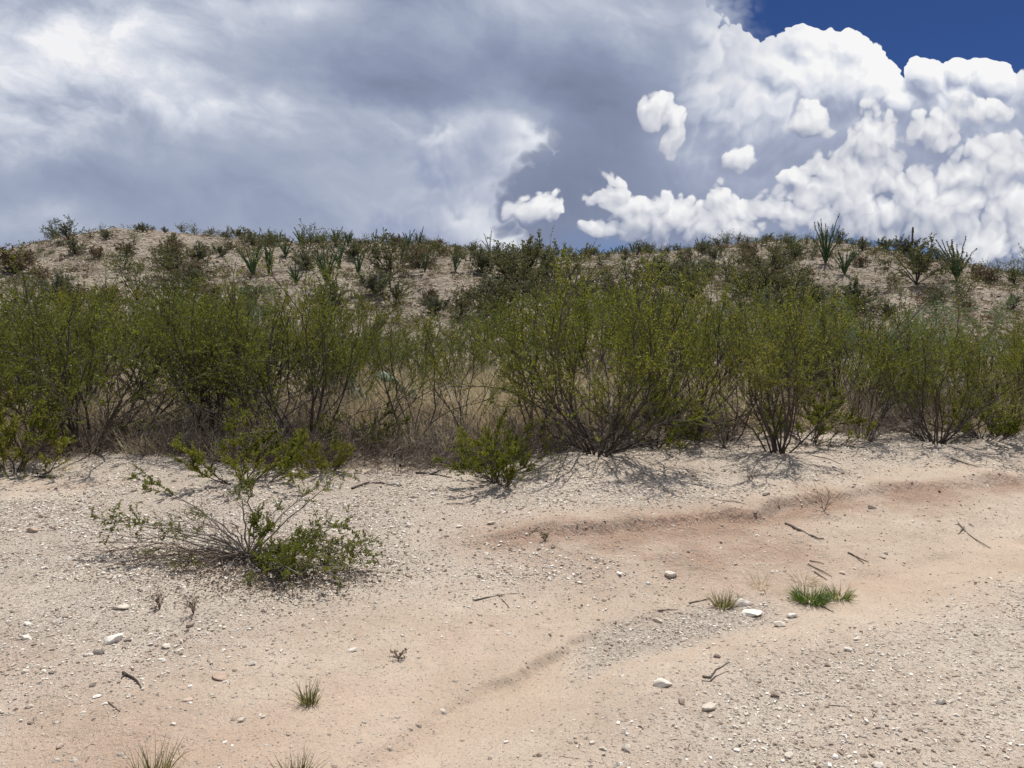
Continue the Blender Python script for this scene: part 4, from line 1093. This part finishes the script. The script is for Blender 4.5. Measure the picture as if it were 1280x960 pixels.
# ------------------------------------------------------------ small weeds
def weed(px, py, hpx, wpx, mat, label, seed):
    g = np.random.default_rng(1500 + seed); x, y, z = ground_at(px, py); H, W = hpx / 967 * y, wpx / 967 * y / 2
    root = empty('small_weed', (x, y, z)); tag(root, label, 'weed')
    n_ = 9; a = g.uniform(0, 6.28, n_); o = W / H
    st = grow(np.zeros((n_, 3)), np.stack([np.cos(a) * o, np.sin(a) * o, np.ones(n_)], 1), H * g.uniform(.6, 1.2, n_), 6, wander=.2, g=g)
    w, l = MB(), MB(); tubes(w, st, .002, .0009, 3); p, d, i, t = kids(st, 4, .2, 1, .8, g); b1 = grow(p, d, H * .3, 4, wander=.25, g=g); tubes(w, b1, .001, .0006, 3)
    p, d, i, t = kids(b1, 4, .1, 1, .8, g); leaves(l, p, d, .010, .005, g)
    w.build('stems', M['brown_twig'], root); l.build('foliage', M[mat], root)
weed(1030, 640, 34, 34, 'olive_grass', 'wispy weed standing on the lip of the reddish bank', 1)
weed(681, 676, 14, 12, 'olive_grass', 'tiny weed alone on the open sand', 2)
weed(938, 602, 20, 30, 'litter', 'dark dried weed below the forward gravel bush', 3)
weed(200, 762, 30, 20, 'litter', 'reddish dried weed left of the sprawling shrub', 4)
weed(242, 768, 34, 26, 'litter', 'brown dried weed in front of the sprawling shrub', 5)
weed(498, 824, 16, 24, 'litter', 'small flat dried weed on the sand above the wash', 6)
weed(395, 578, 34, 26, 'creosote_leaf', 'small bright green weed under the tangled bush', 7)
weed(840, 560, 34, 60, 'olive_grass', 'low green weed patch at the foot of the leaning-stem bush', 8)
weed(1085, 542, 30, 50, 'creosote_leaf', 'low green weed beside the fanned-stem bush', 9)

# ------------------------------------------------------------ stones one can tell apart
def stone(px, py, wpx, mat, label, hk=.55, seed=0, tall=False, sink=.30):
    g = np.random.default_rng(1700 + seed)
    x, y, z = ground_at(px, py); r_ = wpx / 967 * y / 2
    V, F = ico()
    # two subdivisions for a worn angular outline
    v, f = V, F
    for _ in range(2):
        mid = {}; vl = list(map(tuple, v)); nf = []
        def m_(a, b):
            k = (min(a, b), max(a, b))
            if k not in mid:
                q = (np.array(vl[a]) + np.array(vl[b])); vl.append(tuple(q / np.linalg.norm(q))); mid[k] = len(vl) - 1
            return mid[k]
        for a, b, c in f:
            ab, bc, ca = m_(a, b), m_(b, c), m_(c, a); nf += [(a, ab, ca), (b, bc, ab), (c, ca, bc), (ab, bc, ca)]
        v, f = np.array(vl), np.array(nf)
    # chop by random planes so it has facets
    for _ in range(9):
        nrm = unit(g.normal(0, 1, 3)); dd = g.uniform(.45, .85); s_ = v @ nrm; ov = s_ > dd
        v[ov] -= nrm * (s_[ov] - dd)[:, None] * .9
    v = v * (1 + .10 * fbm(v[:, 0] + v[:, 2] * 3 + seed, v[:, 1] - v[:, 2], 1.8, 3)[:, None])
    v = v * [r_ * 1.08, r_ * g.uniform(.6, .9), r_ * hk * (2.0 if tall else 1)]
    q = g.uniform(-.5, .5); c, s_ = math.cos(q), math.sin(q)
    v = np.stack([v[:, 0] * c - v[:, 1] * s_, v[:, 0] * s_ + v[:, 1] * c, v[:, 2] + v[:, 0] * g.uniform(-.2, .2)], 1)
    mb = MB(); mb.add(v, f3=f, a=g.random()); o = mb.build('stone', M[mat])
    o.location = (x, y, z + r_ * hk * (1 - 2 * sink)); tag(o, label, 'stone')
ST = [(143, 801, 27, 'pale_stone', 'largest cream stone with a flat top, lower left'), (124, 817, 17, 'dark_stone', 'dark grey stone just below the largest cream stone'),
 (111, 820, 12, 'pale_stone', 'small pale stone touching the dark grey stone on its left'), (160, 801, 12, 'dark_stone', 'small brown stone right of the largest cream stone'),
 (41, 665, 17, 'tan_stone', 'round tan stone alone on the gravel far left'), (33, 799, 14, 'pale_stone', 'whitish stone near the left edge'),
 (150, 761, 24, 'pale_stone', 'flat cream slab half buried above the largest stone'), (188, 806, 9, 'pale_stone', 'tiny white stone right of the largest cream stone'),
 (31, 842, 12, 'pale_stone', 'pale stone at the far left below the whitish one'), (38, 884, 12, 'pale_stone', 'lowest pale stone at the far left'),
 (65, 843, 9, 'dark_stone', 'small red-brown pebble at the lower left'), (115, 858, 9, 'dark_stone', 'small dark brown stone left of the curved dark stick'),
 (235, 877, 16, 'tan_stone', 'flat pinkish stone on the sand, lower left'), (275, 848, 22, 'tan_stone', 'flat reddish stone pressed into the sand'),
 (441, 814, 14, 'pale_stone', 'white stone alone on the sand right of the sprawling shrub'), (302, 902, 12, 'pale_stone', 'pale stone between the grass tufts'),
 (573, 659, 9, 'pale_stone', 'small white stone on the open gravel in the middle'), (558, 671, 8, 'tan_stone', 'small tan stone just below the small white middle stone'),
 (614, 655, 12, 'pale_stone', 'cream flake right of the small white middle stone'), (500, 714, 8, 'dark_stone', 'small brown stone beside the sprawling shrub'),
 (927, 756, 25, 'pale_stone', 'biggest white rock in the wash by the olive tuft'), (914, 759, 12, 'pale_stone', 'narrow white rock standing against the olive tuft'),
 (943, 769, 30, 'pale_stone', 'long flat white rock in front of the biggest white rock'), (990, 772, 15, 'pale_stone', 'white rock below the bright green clump'),
 (976, 783, 18, 'pale_stone', 'low white rock nearest the road below the others'), (971, 769, 7, 'pale_stone', 'tiny white rock between the white rocks'),
 (822, 778, 15, 'pale_stone', 'white stone lying at the upper edge of the wash'), (828, 857, 24, 'pale_stone', 'rough white stone on the road beside a dark hollow'),
 (886, 886, 24, 'pale_stone', 'rough white stone lowest on the road'), (1071, 800, 12, 'pale_stone', 'pale stone on the road below the green clump'),
 (1090, 636, 13, 'dark_stone', 'grey rock sitting on the lip of the bank'), (957, 619, 11, 'dark_stone', 'grey rock on the gravel below the forward bush'),
 (839, 719, 17, 'pale_stone', 'pale flaky stone in the reddish slope'), (811, 613, 8, 'pale_stone', 'white stone on the gravel in front of the tallest bush'),
 (1102, 697, 10, 'pale_stone', 'pale stone below the bank at right'), (735, 560, 7, 'pale_stone', 'white stone beneath the bleached branch'),
 (1052, 717, 9, 'pale_stone', 'pale stone right of the straw tangle'), (1220, 795, 6, 'dark_stone', 'small dark stone on the road at right')]
for i, (px, py, w_, mt, lab) in enumerate(ST): stone(px, py, w_, mt, lab, .62 if i == 0 else .5 if 'flat' not in lab else .34, i, tall='narrow' in lab)

# ------------------------------------------------------------ sticks and dead branches
def stick(lines, r_, label, mat='dark_bark', name='stick', ytop=None, cat='stick', seed=0):
    """lines: list of pixel polylines lying on the ground; a third number lifts the point (metres)"""
    g = np.random.default_rng(1900 + seed); mb = MB(); org = None
    for j, ln in enumerate(lines):
        pts = []
        for q in ln:
            if ytop is not None:
                d = ray(q[0], q[1]); y = ytop + (q[2] if len(q) > 2 else 0); p = CAM + d * (y / d[1]); p[2] = max(p[2], float(terrain(p[0], p[1])) + r_)
            else:
                x, y, z = ground_at(q[0], q[1]); p = np.array([x, y, z + r_ * .8 + (q[2] if len(q) > 2 else 0)])
            pts.append(p)
        pts = np.array(pts); s_ = np.linspace(0, len(pts) - 1, max(7, 4 * len(pts)))
        pl = np.stack([np.interp(s_, np.arange(len(pts)), pts[:, k]) for k in range(3)], 1)
        pl[1:-1] += g.normal(0, r_ * .45, (len(pl) - 2, 3)); pl[1:-1] = (pl[:-2] + pl[1:-1] * 2 + pl[2:]) / 4
        if org is None: org = pl[0].copy()
        tubes(mb, (pl - org)[None], r_ * (1 if j == 0 else .7), r_ * .35, 6, a=g.random(1))
    o = mb.build(name, M[mat], smooth=True); o.location = org; tag(o, label, cat)
SK = [
 ([[(154, 843), (163, 848), (172, 853), (177, 861)], [(157, 845), (152, 850)]], .010, 'dark curved stick below the largest cream stone', 'dark_bark'),
 ([[(135, 878), (145, 886), (150, 890)]], .005, 'thin brown twig pressed in the sand at lower left', 'twig_bark'),
 ([[(878, 851, .01), (888, 852, .01), (896, 845, .02), (912, 838, .03)]], .010, 'dark broken stick sticking up on the road', 'dark_bark'),
 ([[(592, 752), (610, 748), (626, 744), (650, 742)], [(622, 744), (630, 752), (636, 760)]], .006, 'forked twig on the sand in the middle', 'dark_bark'),
 ([[(982, 656), (1000, 664), (1015, 671), (1030, 675)]], .012, 'dark stick lying across the lip of the bank', 'dark_bark'),
 ([[(1060, 692), (1072, 698), (1086, 704)], [(1066, 694), (1080, 706)]], .009, 'pair of crossed twigs below the bank', 'dark_bark'),
 ([[(1198, 655), (1210, 668), (1222, 677), (1238, 686)], [(1205, 660), (1198, 668)]], .011, 'branching dead stick near the right edge', 'dark_bark'),
 ([[(1010, 706), (1025, 714), (1040, 722)], [(1012, 702), (1030, 706)], [(1018, 716), (1034, 726)]], .009, 'bundle of dark dead roots above the green clump', 'dark_bark'),
 ([[(1024, 757), (1034, 762), (1042, 766)]], .008, 'short dark stick below the green clump', 'dark_bark'),
 ([[(862, 756), (874, 752), (888, 749)]], .007, 'dark stick pointing at the olive tuft from the left', 'dark_bark'),
 ([[(822, 764), (835, 763), (848, 763)]], .006, 'short dark stick above the white stone at the wash edge', 'dark_bark'),
 ([[(887, 623), (905, 627), (920, 628), (932, 631)]], .007, 'dark stick on the gravel below the forward bush', 'dark_bark'),
 ([[(1015, 570), (1035, 574), (1052, 581)]], .008, 'dark stick on the upper gravel right of the forward bush', 'dark_bark'),
 ([[(1190, 574), (1208, 580), (1226, 585)]], .009, 'dark stick on the upper gravel near the right edge', 'dark_bark'),
 ([[(500, 584), (514, 582), (526, 586)]], .022, 'stubby dark charred wood lump at the verge', 'dark_bark'),
 ([[(520, 592), (545, 594), (565, 598)], [(540, 594), (552, 588)]], .014, 'dark fallen branch behind the charred lump', 'dark_bark'),
 ([[(440, 612), (462, 604), (482, 606), (500, 609)]], .013, 'grey curved branch on the ground at the verge', 'grey_bark'),
 ([[(584, 618), (594, 621), (604, 624)]], .007, 'short dark stick below the yellow-green seedling', 'dark_bark'),
 ([[(722, 598), (738, 597), (752, 599)]], .006, 'thin dark stick on the gravel before the tallest bush', 'dark_bark'),
 ([[(1035, 883), (1050, 884), (1064, 885)]], .003, 'thin splinter lying on the road', 'twig_bark'),
 ([[(655, 668), (672, 663), (684, 670), (690, 682), (704, 688)]], .004, 'thin wiry root on the open sand', 'twig_bark'),
]
for i, (ln, r_, lab, mt) in enumerate(SK): stick(ln, r_ * (.7 if r_ < .012 else .9), lab, mt if i in (0, 2, 14, 15) else 'brush', seed=i)
stick([[(757, 498), (755, 515), (749, 535), (745, 545), (733, 559)], [(748, 541), (752, 552), (762, 564), (766, 578)], [(747, 545), (747, 558), (744, 567)], [(752, 528), (760, 540), (758, 546)]],
      .011, 'bleached forked dead branch hanging at the foot of the tallest bush', 'pale_bark', 'dead_branch', ytop=8.75, cat='branch', seed=50)
stick([[(706, 500), (697, 506), (686, 517), (676, 535), (668, 556)], [(686, 517), (676, 520), (664, 536)]], .010, 'bleached dead branch arching left of the tallest bush', 'pale_bark', 'dead_branch', ytop=9.0, cat='branch', seed=51)
stick([[(458, 476), (480, 462), (500, 455)], [(470, 522), (492, 508), (512, 520)]], .010, 'bleached dead branch across the prickly pear', 'pale_bark', 'dead_branch', ytop=10.2, cat='branch', seed=52)
stick([[(50, 540), (38, 558), (26, 582)], [(30, 545), (44, 562), (56, 578)], [(38, 558), (60, 560)]], .007, 'pale broken dead stalks crossing at the left verge', 'pale_bark', 'dead_branch', ytop=8.9, cat='branch', seed=53)
stick([[(40, 356), (26, 372), (16, 392)]], .012, 'bleached bare branch in the thicket at far left', 'pale_bark', 'dead_branch', ytop=12.2, cat='branch', seed=54)

# ------------------------------------------------------------ prickly pear
def pear(px, y, hpx, label, n_, mat, seed):
    g = np.random.default_rng(2200 + seed); x = (px - 640) / 967 * y; z = float(terrain(x, y))
    root = empty('prickly_pear', (x, y, z)); tag(root, label, 'cactus')
    H = 1.6 + (402 - hpx) / 967 * y - z
    pads = [((g.normal(0, .14), g.normal(0, .10), -.02), g.normal(0, .35), .17 * H / .8) for _ in range(3)]
    while len(pads) < n_:
        (bx, by, bz), an, L = pads[int(g.integers(len(pads)))]
        a2 = an + g.normal(0, .55); tip = (bx + math.sin(an) * L * 1.35, by + g.normal(0, .03), bz + math.cos(an) * L * 1.35)
        if tip[2] > H - .15: continue
        pads.append((tip, np.clip(a2, -1.2, 1.2), .15 * H / .8 * g.uniform(.8, 1.15)))
    for (b0, an, L) in pads:
        u, w = np.meshgrid(np.linspace(0, 2 * math.pi, 15)[:-1], np.linspace(0.02, math.pi - .02, 9), indexing='ij')
        X0 = np.sin(w) * np.cos(u) * L * .58; Y0 = np.sin(w) * np.sin(u) * L * .12; Z0 = (1 - np.cos(w)) * L * .75; X0 = X0 * (.75 + .35 * Z0 / (1.5 * L))
        q = g.uniform(-.9, .9); X1, Y1 = X0 * math.cos(q) - Y0 * math.sin(q), X0 * math.sin(q) + Y0 * math.cos(q)
        v = np.stack([X1 * math.cos(an) + Z0 * math.sin(an) + b0[0], Y1 + b0[1], -X1 * math.sin(an) + Z0 * math.cos(an) + b0[2]], -1).reshape(-1, 3)
        nu, nw = 14, 9; i = np.arange(nu * nw).reshape(nu, nw); j = np.roll(i, -1, 0)
        f = np.stack([i[:, :-1], j[:, :-1], j[:, 1:], i[:, 1:]], -1).reshape(-1, 4)
        mb = MB(); mb.add(v, f4=f, a=g.random()); mb.build('pad', M[mat], root, smooth=True)
pear(492, 11.3, 448, 'blue-green prickly pear cactus in the dry grass', 12, 'cactus', 1)
pear(448, 11.6, 470, 'pale prickly pear left of the blue-green one', 8, 'cactus', 2)
pear(465, 11.0, 478, 'withered brown prickly pear pad clump', 4, 'dead_pad', 3)
